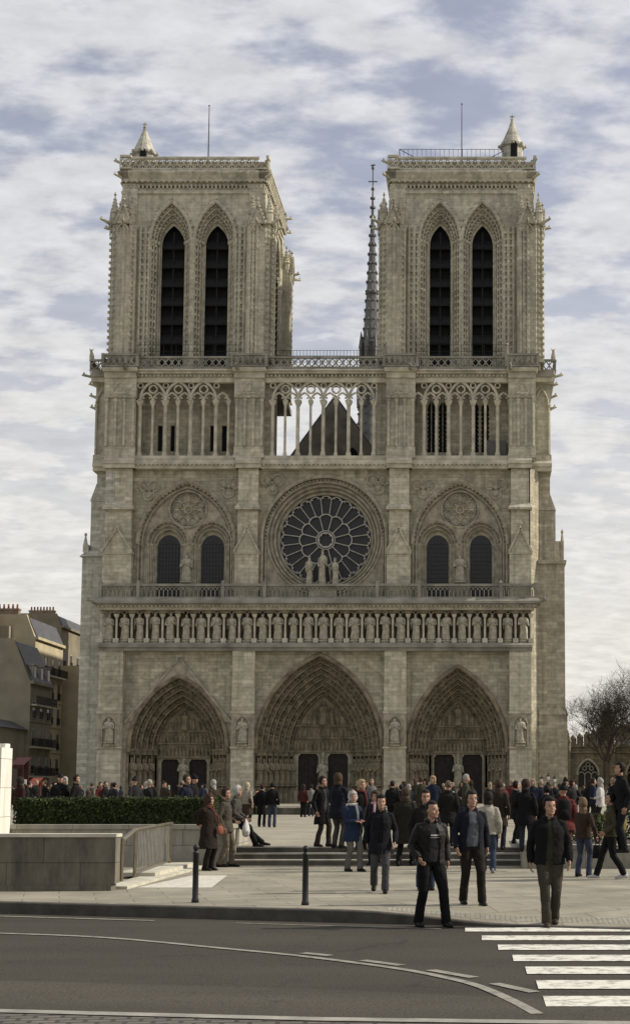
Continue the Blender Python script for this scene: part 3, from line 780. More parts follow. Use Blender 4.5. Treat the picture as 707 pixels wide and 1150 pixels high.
def bay(cx,hwb,wc,whw,name):
    mb=MB()
    orders(mb,cx,21.9,[(hwb,27.5,34.05,YR),(hwb-.3,27.5,33.65,YR+.35),(hwb-.55,27.5,33.35,YR+.6)],.13,16)
    mb.tube([(x,YR-.08,z) for x,z in arch(cx,hwb+.12,27.5,34.25,16)],.17,6)
    Y2=YR+.6; h=hwb-.55
    holes=[list(reversed(jarch(c,2.12,21.95,27.6,30.0,8))) for c in wc]
    holes.append(circ(cx,31.3,1.85,28))
    tri=list(reversed(arch(cx,h+.02,27.5,33.4,14)))+[(cx-h-.02,21.9),(cx+h+.02,21.9)]
    mb.plate(tri,holes,Y2,Y2+.4)
    for c in wc:
        orders(mb,c,21.95,[(2.12,27.6,30.0,Y2),(1.82,27.6,29.65,Y2+.25),(1.52,27.6,29.25,Y2+.5),(whw,27.4,28.7,Y2+.8)],.10,8)
        mb.tube([(x,Y2-.05,z) for x,z in arch(c,2.2,27.6,30.1,8)],.13,6)
        for q in (1.97,1.67,1.36):
            for s in (-1,1):
                mb.tube([(c+s*q,Y2+.1+(1.97-q)*.8,22),(c+s*q,Y2+.1+(1.97-q)*.8,27.4)],.09,6); mb.blob((c+s*q,Y2+.08+(1.97-q)*.8,27.55),.16,.16,.2)
        # crocket-like carving on the order
        for x,z in arch(c,1.97,27.6,29.85,7): mb.blob((x,Y2+.05,z),.1,.1,.1,5,3)
    mb.tube([(cx+1.95*cos(t*pi/16),Y2-.03,31.3+1.95*sin(t*pi/16)) for t in range(32)],.13,6,True)
    # roundel: blind rose of eight petals
    mb.plate(circ(cx,31.3,1.9,28),[],Y2+.3,Y2+.38)
    for k in range(8):
        t=k*pi/4
        mb.tube([(cx+.4*cos(t),Y2+.22,31.3+.4*sin(t)),(cx+1.75*cos(t),Y2+.22,31.3+1.75*sin(t))],.09,5)
        t+=pi/8; mb.tube([(cx+1.3*cos(t)+.42*cos(q*pi/5),Y2+.2,31.3+1.3*sin(t)+.42*sin(q*pi/5)) for q in range(10)],.08,5,True)
    mb.tube([(cx+.4*cos(t*pi/8),Y2+.15,31.3+.4*sin(t*pi/8)) for t in range(16)],.1,5,True)
    for x,z in arch(cx,hwb-.12,27.5,33.85,18): mb.blob((x,YR+.05,z),.13,.12,.13,5,3)
    o=mb.build('window_arch',M['carved'],ROOT)
    for c in wc:
        w=MB(); w.plate(list(reversed(jarch(c,whw+.02,22,27.4,28.72,8))),[],Y2+.85,Y2+.95); g=w.build('window',M['glass'],ROOT)
        w=MB()
        for k in range(-3,4): w.box(c+k*.33-.02,c+k*.33+.02,Y2+.8,Y2+.85,22,28.2-abs(k)*.25)
        for k in range(13): w.box(c-whw,c+whw,Y2+.81,Y2+.84,22.3+k*.45,22.34+k*.45)
        w.build('window_bar',M['iron'],g)
    # small statue between the windows
    place('pier_statue',SM[2],(cx,Y2-.15,23.6),o,1.05)
bay(-14.5,5.0,(-16.55,-11.95),1.2,'l'); bay(14.05,4.9,(11.7,16.25),1.15,'r')
# trefoil reliefs
for x,z,r in ((-18.5,33.3,.55),(-10.15,33.6,.55),(-5.6,34.0,.6),(5.5,34.0,.6),(10.2,33.5,.55),(17.8,33.5,.55)):
    mb=MB()
    for dx,dz in ((-.55,.28),(.55,.28),(0,-.6)):
        mb.tube([(x+dx*1.05+r*cos(t*pi/6),YR-.05,z+dz*1.05+r*sin(t*pi/6)) for t in range(12)],.1,5,True)
        mb.blob((x+dx,YR,z+dz),r*.6,.12,r*.6,6,4)
    mb.blob((x,YR-.05,z),.2,.15,.2)
    mb.build('trefoil_relief',M['carved'],ROOT)

# ---- rose window
mb=MB(); cx,cz=RC
sp3=[(6.35,YR),(6.0,YR+.3),(5.65,YR+.6),(5.3,YR+.95),(4.95,YR+1.3)]
for i in range(len(sp3)-1):
    a=circ(cx,cz,sp3[i][0],48); b=circ(cx,cz,sp3[i+1][0],48); a.append(a[0]); b.append(b[0])
    if i==0: a_=jarch(cx,6.35,21.9,cz,cz+6.35,16); reveal(mb,a_,YR,YR+.3)
    else: reveal(mb,a,sp3[i][1],sp3[i+1][1])
    if i: band(mb,a,b,sp3[i+1][1])
    mb.tube([(x,sp3[i+1][1]-.02,z) for x,z in b[:-1]],.13,6,True)
J=list(reversed(arch(cx,6.36,cz,cz+6.36,24)))+[(cx-6.36,21.9),(cx+6.36,21.9)]
mb.plate(J,[circ(cx,cz,6.0,48)],YR+.3,YR+.5)
mb.tube([(x,YR-.1,z) for x,z in jarch(cx,6.5,21.9,cz,cz+6.5,20)],.2,6)
for x,z in arch(cx,6.17,cz,cz+6.17,24): mb.blob((x,YR+.15,z),.14,.14,.14,5,3)
for s in (-1,1):
    mb.tube([(cx+s*6.15,YR+.2,22),(cx+s*6.15,YR+.2,28)],.13,6)
rw=mb.build('rose_window',M['carved'],ROOT)
YT=YR+1.45
g=MB(); g.plate(circ(cx,cz,5.0,48),[],YT+.25,YT+.33); g.build('stained_glass',M['glass'],rw)
mb=MB()
def ring(r,t,n=48): mb.tube([(cx+r*cos(2*pi*k/n),YT,cz+r*sin(2*pi*k/n)) for k in range(n)],t,6,True)
ring(4.9,.10); ring(.78,.10,20); ring(1.0,.055,24)
for k in range(12):                            # inner petals
    t=2*pi*(k+.5)/12
    mb.tube([(cx+1.0*cos(t),YT,cz+1.0*sin(t)),(cx+2.45*cos(t),YT,cz+2.45*sin(t))],.06,6)
    t0=2*pi*(k)/12; r0=2.38; w=2*pi*2.45/24*.98
    pts=[]
    for q in range(9):
        a=pi*(q/8)-pi/2; lr=r0+w*.62*cos(a); lt=w*sin(a)/2.4
        pts.append((cx+lr*cos(t0+lt),YT,cz+lr*sin(t0+lt)))
    mb.tube(pts,.07,6)
    for q in (-.35,.35):
        mb.blob((cx+(r0+.33)*cos(t0+q*.35),YT,cz+(r0+.33)*sin(t0+q*.35)),.1,.08,.1,5,3)
for k in range(24):                            # outer petals
    t=2*pi*(k+.5)/24+pi/24*0
    mb.tube([(cx+2.75*cos(t),YT,cz+2.75*sin(t)),(cx+4.35*cos(t),YT,cz+4.35*sin(t))],.055,6)
    t0=2*pi*k/24; w=2*pi*4.35/48*.98
    pts=[]
    for q in range(9):
        a=pi*(q/8)-pi/2; lr=4.3+w*.75*cos(a); lt=w*sin(a)/4.35
        pts.append((cx+lr*cos(t0+lt),YT,cz+lr*sin(t0+lt)))
    mb.tube(pts,.06,6)
    for q in (-.6,.6): mb.blob((cx+(4.5)*cos(t0+q*.11),YT,cz+(4.5)*sin(t0+q*.11)),.09,.08,.09,5,3)
for k in range(8):
    t=k*pi/4; mb.blob((cx+.68*cos(t),YT,cz+.68*sin(t)),.1,.08,.1,5,3)
mb.build('tracery',M['tracery'],rw)
# Virgin and two angels on the terrace
mb=MB(); mb.box(-1.5,1.3,.35,1.1,21.6,23.0); mb.build('statue_pedestal',M['trim'],ROOT)
place('virgin_statue',SM[3],(-.15,.7,23.15),ROOT,1.3).scale.x*=.6
place('angel_statue',SM[1],(-1.55,.75,22.9),ROOT,1.15,.5).scale.x*=.6
place('angel_statue',SM[4],(1.15,.75,22.9),ROOT,1.1,-.5).scale.x*=.6
# ---- string under the arcade, arcade gallery
mb=MB()
string(mb,-22.95,21.5,1.0,35.4,36.5,.3,3); dentils(mb,-22.9,21.4,.72,35.75,.2,.25,.2,.45)
for a,b in BU: string(mb,a-.1,b+.1,.62,35.4,36.5,.3,1)
for s,x0,x1 in ((-1,-24.6,-22.9),(1,21.5,23.7)):
    string(mb,x0,x1,2.2,35.4,36.5,.3,8)
mb.build('string_course',M['trim'],ROOT)
mb=MB()
# rear wall of the left bay with slits, right bay with louvred pairs
YG=2.55
sl=[]
for x0,x1 in ((-17.95,-17.45),(-16.6,-16.15),(-12.4,-11.95),(-11.15,-10.65)): sl.append([(x0,37.6),(x1,37.6),(x1,40.4),(x0,40.4)][::1])
mb.plate([(-20.1,36.3),(-9.2,36.3),(-9.2,45),(-20.1,45)],sl,YG,YG+.5)
rr=[]
RW=((11.0,),(12.2,),(15.6,),(16.7,))
for (x,) in RW: rr.append(list(reversed(jarch(x,.42,37.5,42.2,43.0,5))))
mb.build('gallery_wall',M['stone'],ROOT); mb=MB()
mb.plate([(9.0,36.3),(19.4,36.3),(19.4,45),(9.0,45)],rr,YG,YG+.5)
mb.build('gallery_wall',M['stone'],ROOT); mb=MB()
mb.plate([(-6.6,36.3),(-5.75,36.3),(-5.75,45),(-6.6,45)],[],YG-1.0,YG+3); mb.build('gallery_wall',M['stone'],ROOT); mb=MB(); mb.plate([(5.3,36.3),(6.5,36.3),(6.5,45),(5.3,45)],[],YG-1.0,YG+3)
mb.build('gallery_wall',M['stone'],ROOT)
for x0,x1 in ((-17.95,-17.45),(-16.6,-16.15),(-12.4,-11.95),(-11.15,-10.65)):
    g=MB(); g.box(x0-.02,x1+.02,YG+.4,YG+.45,37.55,40.45); g.build('slit_window',M['void'],ROOT)
for (x,) in RW:
    g=MB(); g.box(x-.5,x+.5,YG+.55,YG+.6,37.4,43.1); 
    for k in range(10): g.frust(x-.42,x+.42,YG+.05,YG+.1,37.7+k*.45,x-.42,x+.42,YG+.3,YG+.35,37.95+k*.45)
    g.build('louvred_window',M['louvre'],ROOT)
    g=MB(); g.tube([(x,YG+.1,37.5),(x,YG+.1,42.9)],.05,5); 
    for k in range(9): g.blob((x-.4,YG+.1,38+k*.48),.1,.08,.1,5,3); g.blob((x+.4,YG+.1,38+k*.48),.1,.08,.1,5,3)
    g.build('mullion',M['carved'],ROOT)
g=MB(); g.box(16.8,18.9,1.7,2.3,36.7,38.6); g.build('crate_shed',M['lead'],ROOT)
def arcade(xs,y,x0,x1,par):
    """xs: column positions; every second one is thick and carries the big arches"""
    mb=MB(); 
    mb.box(x0,x1,y-.35,y+.5,36.4,36.75)
    st=xs[1]-xs[0]
    for i,x in enumerate(xs):
        r=.19 if i%2==par else .135
        mb.tube([(x,y,36.75),(x,y,37.2)],[r*1.7,r*1.25],8); mb.tube([(x,y,37.1),(x,y,42.3)],r,8)
        mb.frust(x-r,x+r,y-r,y+r,42.15,x-r*2,x+r*2,y-r*2,y+r*2,42.65); mb.blob((x,y,42.7),r*2.1,r*2.1,.18)
    # small arches between all columns, big arches over pairs, foiled circle in the head
    for i in range(len(xs)-1):
        c=(xs[i]+xs[i+1])/2
        mb.tube([(a,y,z) for a,z in arch(c,st/2,42.6,43.55,6)],.11,6)
        for s in (-1,1): mb.blob((c+s*st*.25,y,43.0),.13,.1,.13,5,3)
    i0=par
    for i in range(i0,len(xs)-2+1,2):
        if i+2>len(xs)-1: break
        c=xs[i+1]
        mb.tube([(a,y-.08,z) for a,z in arch(c,st,42.75,44.75,9)],.15,6)
        mb.tube([(c+.42*cos(t*pi/8),y,44.0+.42*sin(t*pi/8)-.06) for t in range(16)],.1,5,True)
        for q in range(4):
            t=q*pi/2+pi/4; mb.blob((c+.34*cos(t),y,43.94+.34*sin(t)),.1,.09,.1,5,3)
    # spandrel tracery
    for i in range(i0,len(xs),2):
        x=xs[i]
        if x-x0<.4 or x1-x<.4: continue
        mb.tube([(x+.27*cos(t*pi/6),y,44.35+.27*sin(t*pi/6)) for t in range(12)],.085,5,True)
    mb.box(x0,x1,y-.25,y+.35,44.62,45.1)
    return mb.build('arcade',M['trim'],ROOT)
arcade([-19.55+1.33*k for k in range(8)],1.15,-20,-9.3,0)
arcade([-5.62+1.33*k for k in range(9)],1.15,-6.5,6.4,0)
arcade([9.0+1.285*k for k in range(9)],1.15,9.2,19.3,1)
mb=MB(); mb.box(-22.9,21.5,1.0,4,44.95,45.5); 
mb.box(-23,21.7,.55,4,45.5,45.75); mb.frust(-23.1,21.8,.3,4,45.75,-23.0,21.7,.55,4,46.05)
dentils(mb,-22.9,21.6,.72,45.3,.2,.25,.2,.42)
for i,(a,b) in enumerate([(-23.1,-19.95),(-9.5,-6.5),(6.4,9.3),(19.2,21.9)]):
    mb.box(a-.1,b+.1,.35,3,44.98,45.6); mb.frust(a-.2,b+.2,.05,3,45.6,a-.3,b+.3,-.1,3,45.9); mb.frust(a-.3,b+.3,-.1,3,45.9,a-.2,b+.2,.05,3,46.08)
mb.box(-24.9,-22.9,1.6,17,44.9,45.6); mb.box(-25.0,-22.9,1.45,17,45.6,46.05); mb.box(21.5,24.0,1.6,17,44.9,45.6); mb.box(21.5,24.1,1.45,17,45.6,46.05)
mb.build('cornice',M['trim'],ROOT)
mb=MB()
BZ0,BZ1=46.05,47.3
for (a,b) in ((-19.7,-9.8),(-6.2,6.1),(9.6,18.9)): lattice(mb,a,b,.55,BZ0,BZ1)
for (a,b) in [(-23.3,-19.7),(-9.8,-6.2),(6.1,9.6),(18.9,22.2)]:
    lattice(mb,a,b,0,BZ0,BZ1+.15,.6)
    for e in (a,b): mb.box(e-.14,e+.14,-.12,.7,BZ0,BZ1+.18)
lattice(mb,-25,-23.3,1.6,BZ0,BZ1); lattice(mb,22.2,24.1,1.6,BZ0,BZ1)
for x in (-25,24.1):
    m=Matrix.Translation((x,1.6,0))@Matrix.Rotation(pi/2,4,'Z'); lattice(mb,0,15,0,BZ0,BZ1,m=m)
mb.build('balustrade',M['ledge'],ROOT)
mb=MB(); mb.box(-24.9,24,1.2,17.5,45.4,46.0); mb.box(-22.5,-5.9,2.9,17,33,45.5) if False else None
mb.build('terrace',M['ledge'],ROOT) if False else None
for q in ((-24.8,-5.8,1.4,18,45.4,46.03),(5.4,23.9,1.4,18,45.4,46.03),(-5.79,5.39,.9,4.0,45.35,46.02)): mb=MB(); mb.box(*q); mb.build('terrace',M['ledge'],ROOT)

# ---- side masses of the towers
def gargoyle(mb,p,d,l=1.3):
    p=Vector(p); d=Vector(d).normalized()
    q=p+d*l*.55+Vector((0,0,.08)); r=p+d*l+Vector((0,0,.22))
    mb.tube([p,q,r-Vector((0,0,.04)),r+d*.22-Vector((0,0,.06))],[.22,.14,.15,.06],6)
    mb.blob(r+Vector((0,0,.14)),.12,.1,.14,5,3)
def beast(mb,c):
    x,y,z=c
    mb.tube([(x,y+.25,z),(x,y+.1,z+.5),(x,y-.1,z+.85)],[.28,.25,.14],6); mb.blob((x,y-.2,z+.95),.16,.24,.17); mb.tube([(x-.12,y-.1,z+1),(x-.2,y,z+1.3)],[.06,.02],4); mb.tube([(x+.12,y-.1,z+1),(x+.2,y,z+1.3)],[.06,.02],4)
mb=MB()
mb.box(-25.5,-22.8,2.3,7.5,GZ,26.3); mb.frust(-25.75,-22.8,2.05,7.5,26.3,-25.1,-22.8,2.6,7.5,27.0)
mb.box(-24.85,-22.8,2.8,16,26.3,32.6); mb.frust(-24.95,-22.8,2.7,16,32.3,-24.4,-22.8,3.0,16,34.2); mb.box(-24.35,-22.8,3.0,16,32.6,36.0)
mb.box(-25.5,-24.9,2.4,3.2,26.8,27.6)
mb.tube([(-25.3,2.7,27.5),(-25.3,2.7,28.6)],[.28,.06],6); mb.blob((-25.3,2.7,28.7),.16,.16,.2)
mb.box(-22.9,-22.0,.9,3,GZ,36)
mb.build('side_buttress',M['stone_light'],ROOT)
mb=MB()
mb.box(22.25,25.0,2.3,7.5,GZ,25.8); mb.box(22.25,25.2,2.2,7.5,GZ,9.7); mb.frust(22.25,25.3,2.1,7.5,9.7,22.25,25.05,2.25,7.5,10.4)
mb.frust(22.2,25.15,2.05,7.5,25.5,22.2,25.2,2.0,7.5,25.9); mb.box(23.9,24.95,2.6,5,25.9,28.0); mb.tube([(24.8,2.8,28),(24.8,2.8,29.3)],[.2,.04],6); mb.blob((24.8,2.8,29.0),.16,.16,.2)
mb.box(22.25,24.1,2.7,16,25.8,31.5); mb.frust(22.25,24.15,2.6,16,31.3,22.25,23.6,3.0,16,33.0); mb.box(22.25,23.55,2.9,16,31.5,36)
# splayed corner that catches the sun
mb.add([(21.38,.9,GZ),(22.3,2.4,GZ),(22.3,6,GZ),(21.3,6,GZ),(21.38,.9,35.4),(22.3,2.4,35.4),(22.3,6,35.4),(21.3,6,35.4)],[(0,3,2,1),(4,5,6,7),(0,1,5,4),(1,2,6,5),(2,3,7,6),(3,0,4,7)])
mb.build('side_buttress',M['stone_flank'],ROOT)
for s,x0,x1 in ((-1,-24.6,-23.0),(1,21.8,23.6)):
    mb=MB(); mb.box(x0,x1,2.6,16,36.3,45)
    xo=x0 if s<0 else x1
    for xx in (x0+.15,x1-.15): mb.tube([(xx,2.4,37.3),(xx,2.4,42.4)],.13,6); mb.blob((xx,2.4,42.5),.25,.25,.25)
    mb.tube([(a,2.4,z) for a,z in arch((x0+x1)/2,.7,42.6,44.3,6)],.12,6); mb.box(x0-.1,x1+.1,2.35,4,36.4,37.2)
    for k in range(3): gargoyle(mb,(xo,3,44.8-k*1.25),(s,-.2,0),.7-.1*k); 
    gargoyle(mb,(xo,2.2,45.5),(s,-.3,0),1.2)
    beast(mb,(xo+s*.3,1.5,47.2))
    mb.build('side_buttress',M['tower_stone'],ROOT)
for x in (-20.9,8.9,19.3,-9.2): mb=MB(); gargoyle(mb,(x,-.1,45.8),(0,-1,0),.9); mb.build('gargoyle',M['ledge'],ROOT)
for x in (6.2,18.95,-19.6): mb=MB(); beast(mb,(x,-.1,47.4)); mb.build('chimera',M['ledge'],ROOT)
for x in (-22.8,22.2): mb=MB(); gargoyle(mb,(x,-.5,21.1),(-1 if x<0 else .3,-.6,0),1.2); mb.build('gargoyle',M['ledge'],ROOT)

# ---- towers
def tower(cx,cy,ohw,ou):
    T=empty('tower',(cx,cy,46),0,ROOT)
    Wl=8.65
    mb=MB(); mb.box(cx-7.2,cx+7.2,cy-6.1,cy+7.2,30,46); 
    mb.box(cx-5.9,cx+5.9,cy-5.9,cy+5.9,46,47) 
    mb.build('tower_core',M['tower_stone'],T)
    mb=MB(); mb.box(cx-7.5,cx+7.5,cy-7.5,cy+7.5,66.6,69.3); mb.build('attic',M['tower_stone'],T)
    for k in range(4):
        m=Matrix.Translation((cx,cy,0))@Matrix.Rotation(k*pi/2,4,'Z')
        mb=MB(); mb.m=m; A=-7.5
        zt=66.4
        outer=[(-6.4,46),(6.4,46),(6.4,zt),(-6.4,zt)]
        holes=[list(reversed(jarch(s*ou,2.12,46.6,60.6,64.7,9))) for s in (-1,1)]
        mb.plate(outer,holes,A,A+.4)
        for s in (-1,1):
            c=s*ou; d=(2.12-ohw)/4
            orders(mb,c,46.6,[(2.12,60.6,64.7,A),(2.12-d,60.6,64.2,A+.35),(2.12-2*d,60.6,63.7,A+.7),(2.12-3*d,60.6,63.2,A+1.05),(ohw,60.4,62.7,A+1.4)],.1,9)
            mb.tube([(x,A-.1,z) for x,z in arch(c,2.2,60.6,64.85,10)],.19,6)
            for x,z in arch(c,2.42,60.6,65.15,7): mb.blob((x,A-.12,z),.17,.15,.17,5,3)
            for j,q in enumerate((2.0,1.7,1.42)):
                for x,z in arch(c,q-.03,60.6,64.4-j*.5,8): mb.blob((x,A+.12+j*.35,z),.12,.11,.12,5,3)
                for e in (-1,1):
                    xx=c+e*q; mb.blob((xx,A+.05+j*.33,60.5),.2,.2,.25,6,3)
                    if j<2:
                        for zz in range(19): mb.blob((xx,A+.02+j*.35,47.5+zz*.7),.15,.15,.18,4,3)
        for xx in (-ou-2.3,-.12,.12,ou+2.3):
            mb.tube([(xx,A-.1,46.6),(xx,A-.1,60.4)],.15,6); mb.blob((xx,A-.1,60.5),.26,.24,.28)
        # plain wall shafts towards the corners
        for xx in (-5.05,-5.6,5.05,5.6): 
            mb.tube([(xx,A-.12,46.6),(xx,A-.12,62)],.19,6)
            for zz in range(21): mb.blob((xx+(.27 if xx<0 else -.27),A-.2,47.3+zz*.7),.13,.14,.17,4,3)
        # frieze, cornice and parapet of this side
        mb.box(-7.55,7.55,-7.66,-7.0,65.7,66.0); 
        for q in range(34): mb.blob((-7.2+q*.436,-7.66,66.5),.14,.12,.3,5,3)
        mb.box(-7.6,7.6,-7.8,-7.0,67.0,67.3)
        for q in range(26): mb.blob((-7.2+q*.576,-7.85,67.0),.2,.18,.2,5,3)
        mb.frust(-7.8,7.8,-7.8,-7,67.3,-8.15,8.15,-8.15,-7,67.9); mb.frust(-8.15,8.15,-8.15,-7,67.9,-7.75,7.75,-7.75,-7,68.35)
        mb.build('belfry_wall',M['tower_stone'],T)
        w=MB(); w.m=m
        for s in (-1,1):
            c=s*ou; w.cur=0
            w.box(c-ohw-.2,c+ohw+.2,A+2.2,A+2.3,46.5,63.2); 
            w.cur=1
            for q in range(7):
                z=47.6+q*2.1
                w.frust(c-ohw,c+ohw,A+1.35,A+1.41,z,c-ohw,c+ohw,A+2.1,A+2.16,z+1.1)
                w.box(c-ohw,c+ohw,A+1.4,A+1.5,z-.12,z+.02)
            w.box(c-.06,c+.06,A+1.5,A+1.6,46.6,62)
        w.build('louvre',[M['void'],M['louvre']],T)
        # corner buttress at this face's left corner
        b=MB(); b.m=m
        x0,x1=-Wl,-5.95
        b.box(x0+.25,x1-.1,-Wl+.25,-5.9,46,62.2)
        b.box(x0,x0+1.05,-Wl+.8,-6,46,61.6); b.box(x0+.8,x1-.45,-Wl,-6,46,61.6)
        for (xx,yy) in ((x0+.25,-Wl+.8),(x0+.8,-Wl+.1),(x0+1.55,-Wl-.02),(x1-.45,-Wl+.1),(x1-.1,-Wl+.5),(x0,-Wl+1.6),(x0,-6.3),(x0,-Wl+2.0)):
            b.tube([(xx,yy,46.8),(xx,yy,61.6)],.2,6); b.blob((xx,yy,61.7),.26,.26,.3,6,4)
        for (xx,yy) in ((x0+.05,-Wl+.6),(x0+.55,-Wl+.1),(x1-.2,-Wl+.15),(x0-.08,-6.6)):
            for zz in range(21): b.blob((xx-.03,yy-.16,47.6+zz*.68),.17,.17,.2,5,3)
        b.box(x0-.12,x1+.05,-Wl-.12,-6,46.8,47.15)
        # gables and pinnacles
        for (gx,gy,rz) in ((x0+1.45,-Wl-.05,0),(x0-.02,-Wl+1.6,-pi/2)):
            old=b.m; b.m=m@Matrix.Translation((gx,gy,0))@Matrix.Rotation(rz,4,'Z')
            b.prism([(-.85,61.9),(.85,61.9),(0,64.0)],-.15,.4)
            b.bar((-.9,-.15,61.8),(0,-.15,64.1),.16,.3); b.bar((.9,-.15,61.8),(0,-.15,64.1),.16,.3)
            for q in range(5):
                for e in (-1,1): b.blob((e*(.85-.17*q),-.2,62.1+.42*q),.14,.14,.17,5,3)
            b.tube([(0,0,63.9),(0,0,64.9)],[.12,.05],5); b.blob((0,0,64.6),.22,.22,.14)
            b.tube([(x,-.18,z) for x,z in arch(0,.6,61.0,61.9,4)],.09,5)
            b.m=old
        for (px_,py_,zb,h,r) in ((x0+.4,-Wl+.4,62,3.3,.42),(x0+2.2,-Wl+.5,62,3.0,.4),(x0+.5,-Wl+2.2,62,3.0,.4),(x0+1.5,-Wl+1.5,62.5,4.3,.6)):
            b.lathe((px_,py_,zb),[(r,0),(r,h*.35),(r*1.25,h*.38),(r*.85,h*.45),(r*.12,h*.95)],8)
            for q in range(4):
                for e in range(4):
                    t=e*pi/2+pi/4; rr_=r*.85*(1-q/4.5); b.blob((px_+rr_*cos(t),py_+rr_*sin(t),zb+h*(.5+q*.11)),.11,.11,.13,4,3)
            b.blob((px_,py_,zb+h),.18,.18,.1,5,3); b.tube([(px_,py_,zb+h-.2),(px_,py_,zb+h+.3)],.05,4)
        gargoyle(b,(x0,-Wl,62.0),(-1,-1,0),1.0); gargoyle(b,(x0+1.5,-Wl,61.9),(.1,-1,0),.8); gargoyle(b,(x0,-Wl+1.6,61.9),(-1,0,0),.8)
        gargoyle(b,(-7.5,-7.5,67.4),(-1,-1,0),1.1); gargoyle(b,(-7.5,-7.5,69.0),(-1,-.6,0),1.0)
        for q in range(4): b.blob((-7.55,-7.55,62.8+q*1.0),.3,.3,.28,5,3)
        # chamfered upper corner
        b.frust(-7.9,-6.0,-7.9,-6,61.5,-7.62,-6,-7.62,-6,66.8)
        b.build('corner_buttress',M['tower_stone'],T)
        l=MB(); l.m=m
        lattice(l,-7.0,7.0,-7.65,68.35,69.75,.75,.11,.18); 
        l.box(-7.95,-6.6,-7.95,-6.6,68.3,68.45)
        lattice(l,-7.9,-6.7,-7.9,68.35,69.85,.6,.11,.18); lattice(l,-7.9,-6.7,0,68.35,69.85,.6,.11,.18,m=Matrix.Rotation(0,4,'Z')@Matrix.Translation((-7.9,-7.9+7.9,0))@Matrix.Rotation(-pi/2,4,'Z')) if False else None
        l.build('parapet',M['trim'],T)
    mb=MB(); mb.frust(cx-7.3,cx+7.3,cy-7.3,cy+7.3,69.2,cx-5,cx+5,cy-5,cy+5,69.7); mb.build('tower_roof',M['lead'],T)
    return T
TL=tower(-14.55,9.6,1.22,2.36); TR=tower(14.15,9.6,1.12,2.28)
def turret(x,y,z,T):
    mb=MB()
    mb.lathe((x,y,z),[(1.15,0),(1.15,2.3),(1.4,2.45),(1.4,2.7),(1.2,2.8)],12); 
    mb.lathe((x,y,z+2.75),[(1.25,0),(1.0,.6),(.5,1.75),(.12,2.9)],12)
    mb.tube([(x,y,z+5.5),(x,y,z+6.3)],.07,5); mb.blob((x,y,z+5.7),.22,.22,.2); mb.bar((x-.25,y,z+6.05),(x+.25,y,z+6.05),.1,.1)
    for k in range(8):
        t=k*pi/4; mb.blob((x+1.45*cos(t),y+1.35*sin(t),z+2.6),.2,.2,.2,5,3)
    o=mb.build('stair_turret',M['stone_light'],T)
    d=MB(); d.prism(jarch(x+.15,.35,z+.8,z+2.2,z+2.8,4)[::-1],y-1.33,y-1.2); d.build('turret_door',M['void'],o)
turret(-20.9,6.0,69.3,TL); turret(19.7,5.0,69.7,TR)
def mast(x,y,z0,z1,T):
    mb=MB(); mb.tube([(x,y,z0),(x,y,z1)],[.09,.04],6); mb.blob((x,y,z1),.1,.1,.1); mb.build('lightning_mast',M['iron'],T)
mast(-14.5,9.5,69.3,79.2,TL); mast(14.1,9.5,69.3,79.4,TR)
# safety fence on the right tower
mb=MB()
for k in range(24): 
    x=7.4+k*.49
    mb.tube([(x,3.2,69.3),(x,3.2,71.2)],.022,4)
for z in (70.2,71.2): mb.tube([(7.4,3.2,z),(18.7,3.2,z)],.03,4)
for z in (70.2,71.2): mb.tube([(7.4,3.2,z),(7.4,14,z)],.03,4); mb.tube([(18.7,3.2,z),(18.7,14,z)],.03,4)
mb.tube([(7.4,3.2,71.2),(10.0,3.2,69.8)],.04,4); mb.tube([(18.7,3.2,71.0),(16.4,3.2,69.8)],.04,4)
mb.build('roof_fence',M['iron'],TR)
mb=MB()
for k in range(34): 
    x=-6+k*.36; mb.tube([(x,3.6,46),(x,3.6,48.9)],.02,4)
for z in (47.6,48.3,48.9): mb.tube([(-6,3.6,z),(6,3.6,z)],.025,4)
for T_,a,b in ((0,-19.8,-9.3),(0,9.4,19)):
    for z in (48.0,48.7): mb.tube([(a,1.0,z),(b,1.0,z)],.02,4)
    for k in range(9): x=a+(b-a)*k/8; mb.tube([(x,1.0,47),(x,1.0,48.7)],.025,4)
mb.build('terrace_fence',M['iron'],ROOT)

# ---- nave, roof, spire behind
mb=MB(); mb.box(-18,18,17,110,GZ,14); mb.box(-7.2,7.2,17.3,112,GZ,33.5); mb.box(-22.5,21.2,7,17.2,GZ,33)
mb.build('nave',M['stone'],ROOT)
mb=MB(); mb.prism([(-10.9,33.5),(9.5,33.5),(-.7,47.9)],17.5,112); 
mb.build('nave_roof',M['lead'],ROOT)
mb=MB(); mb.prism([(-10.6,33.6),(9.2,33.6),(-.7,47.5)],17.2,17.48); mb.build('roof_gable',M['ledge'],ROOT)
mb=MB(); mb.plate(jarch(1.4,.8,36,40.0,41.5,5)[::-1],[],17.05,17.18); mb.build('gable_window',M['void'],ROOT)
mb=MB(); x,y=-.42,70
prof=[(2.3,44),(2.2,52),(2.0,58),(1.8,62),(1.6,66),(1.4,70),(1.0,76),(.58,83),(.26,90),(.1,95)]
mb.lathe((x,y,0),prof,8)
for k in range(8):
    t=k*pi/4+pi/8
    for z in [56+q*1.5 for q in range(26)]:
        r=[a for a in range(len(prof)-1) if prof[a][1]<=z<=prof[a+1][1]]
        if not r: continue
        i=r[0]; f=(z-prof[i][1])/(prof[i+1][1]-prof[i][1]); rad=prof[i][0]+(prof[i+1][0]-prof[i][0])*f
        mb.blob((x+(rad+.08)*cos(t),y+(rad+.08)*sin(t),z),.2,.2,.24,4,3)
    for zb,rb in ((60,2.0),(67,1.7)):
        mb.lathe((x+rb*cos(t),y+rb*sin(t),zb),[(.35,0),(.35,2.2),(.45,2.4),(.05,5.0)],5)
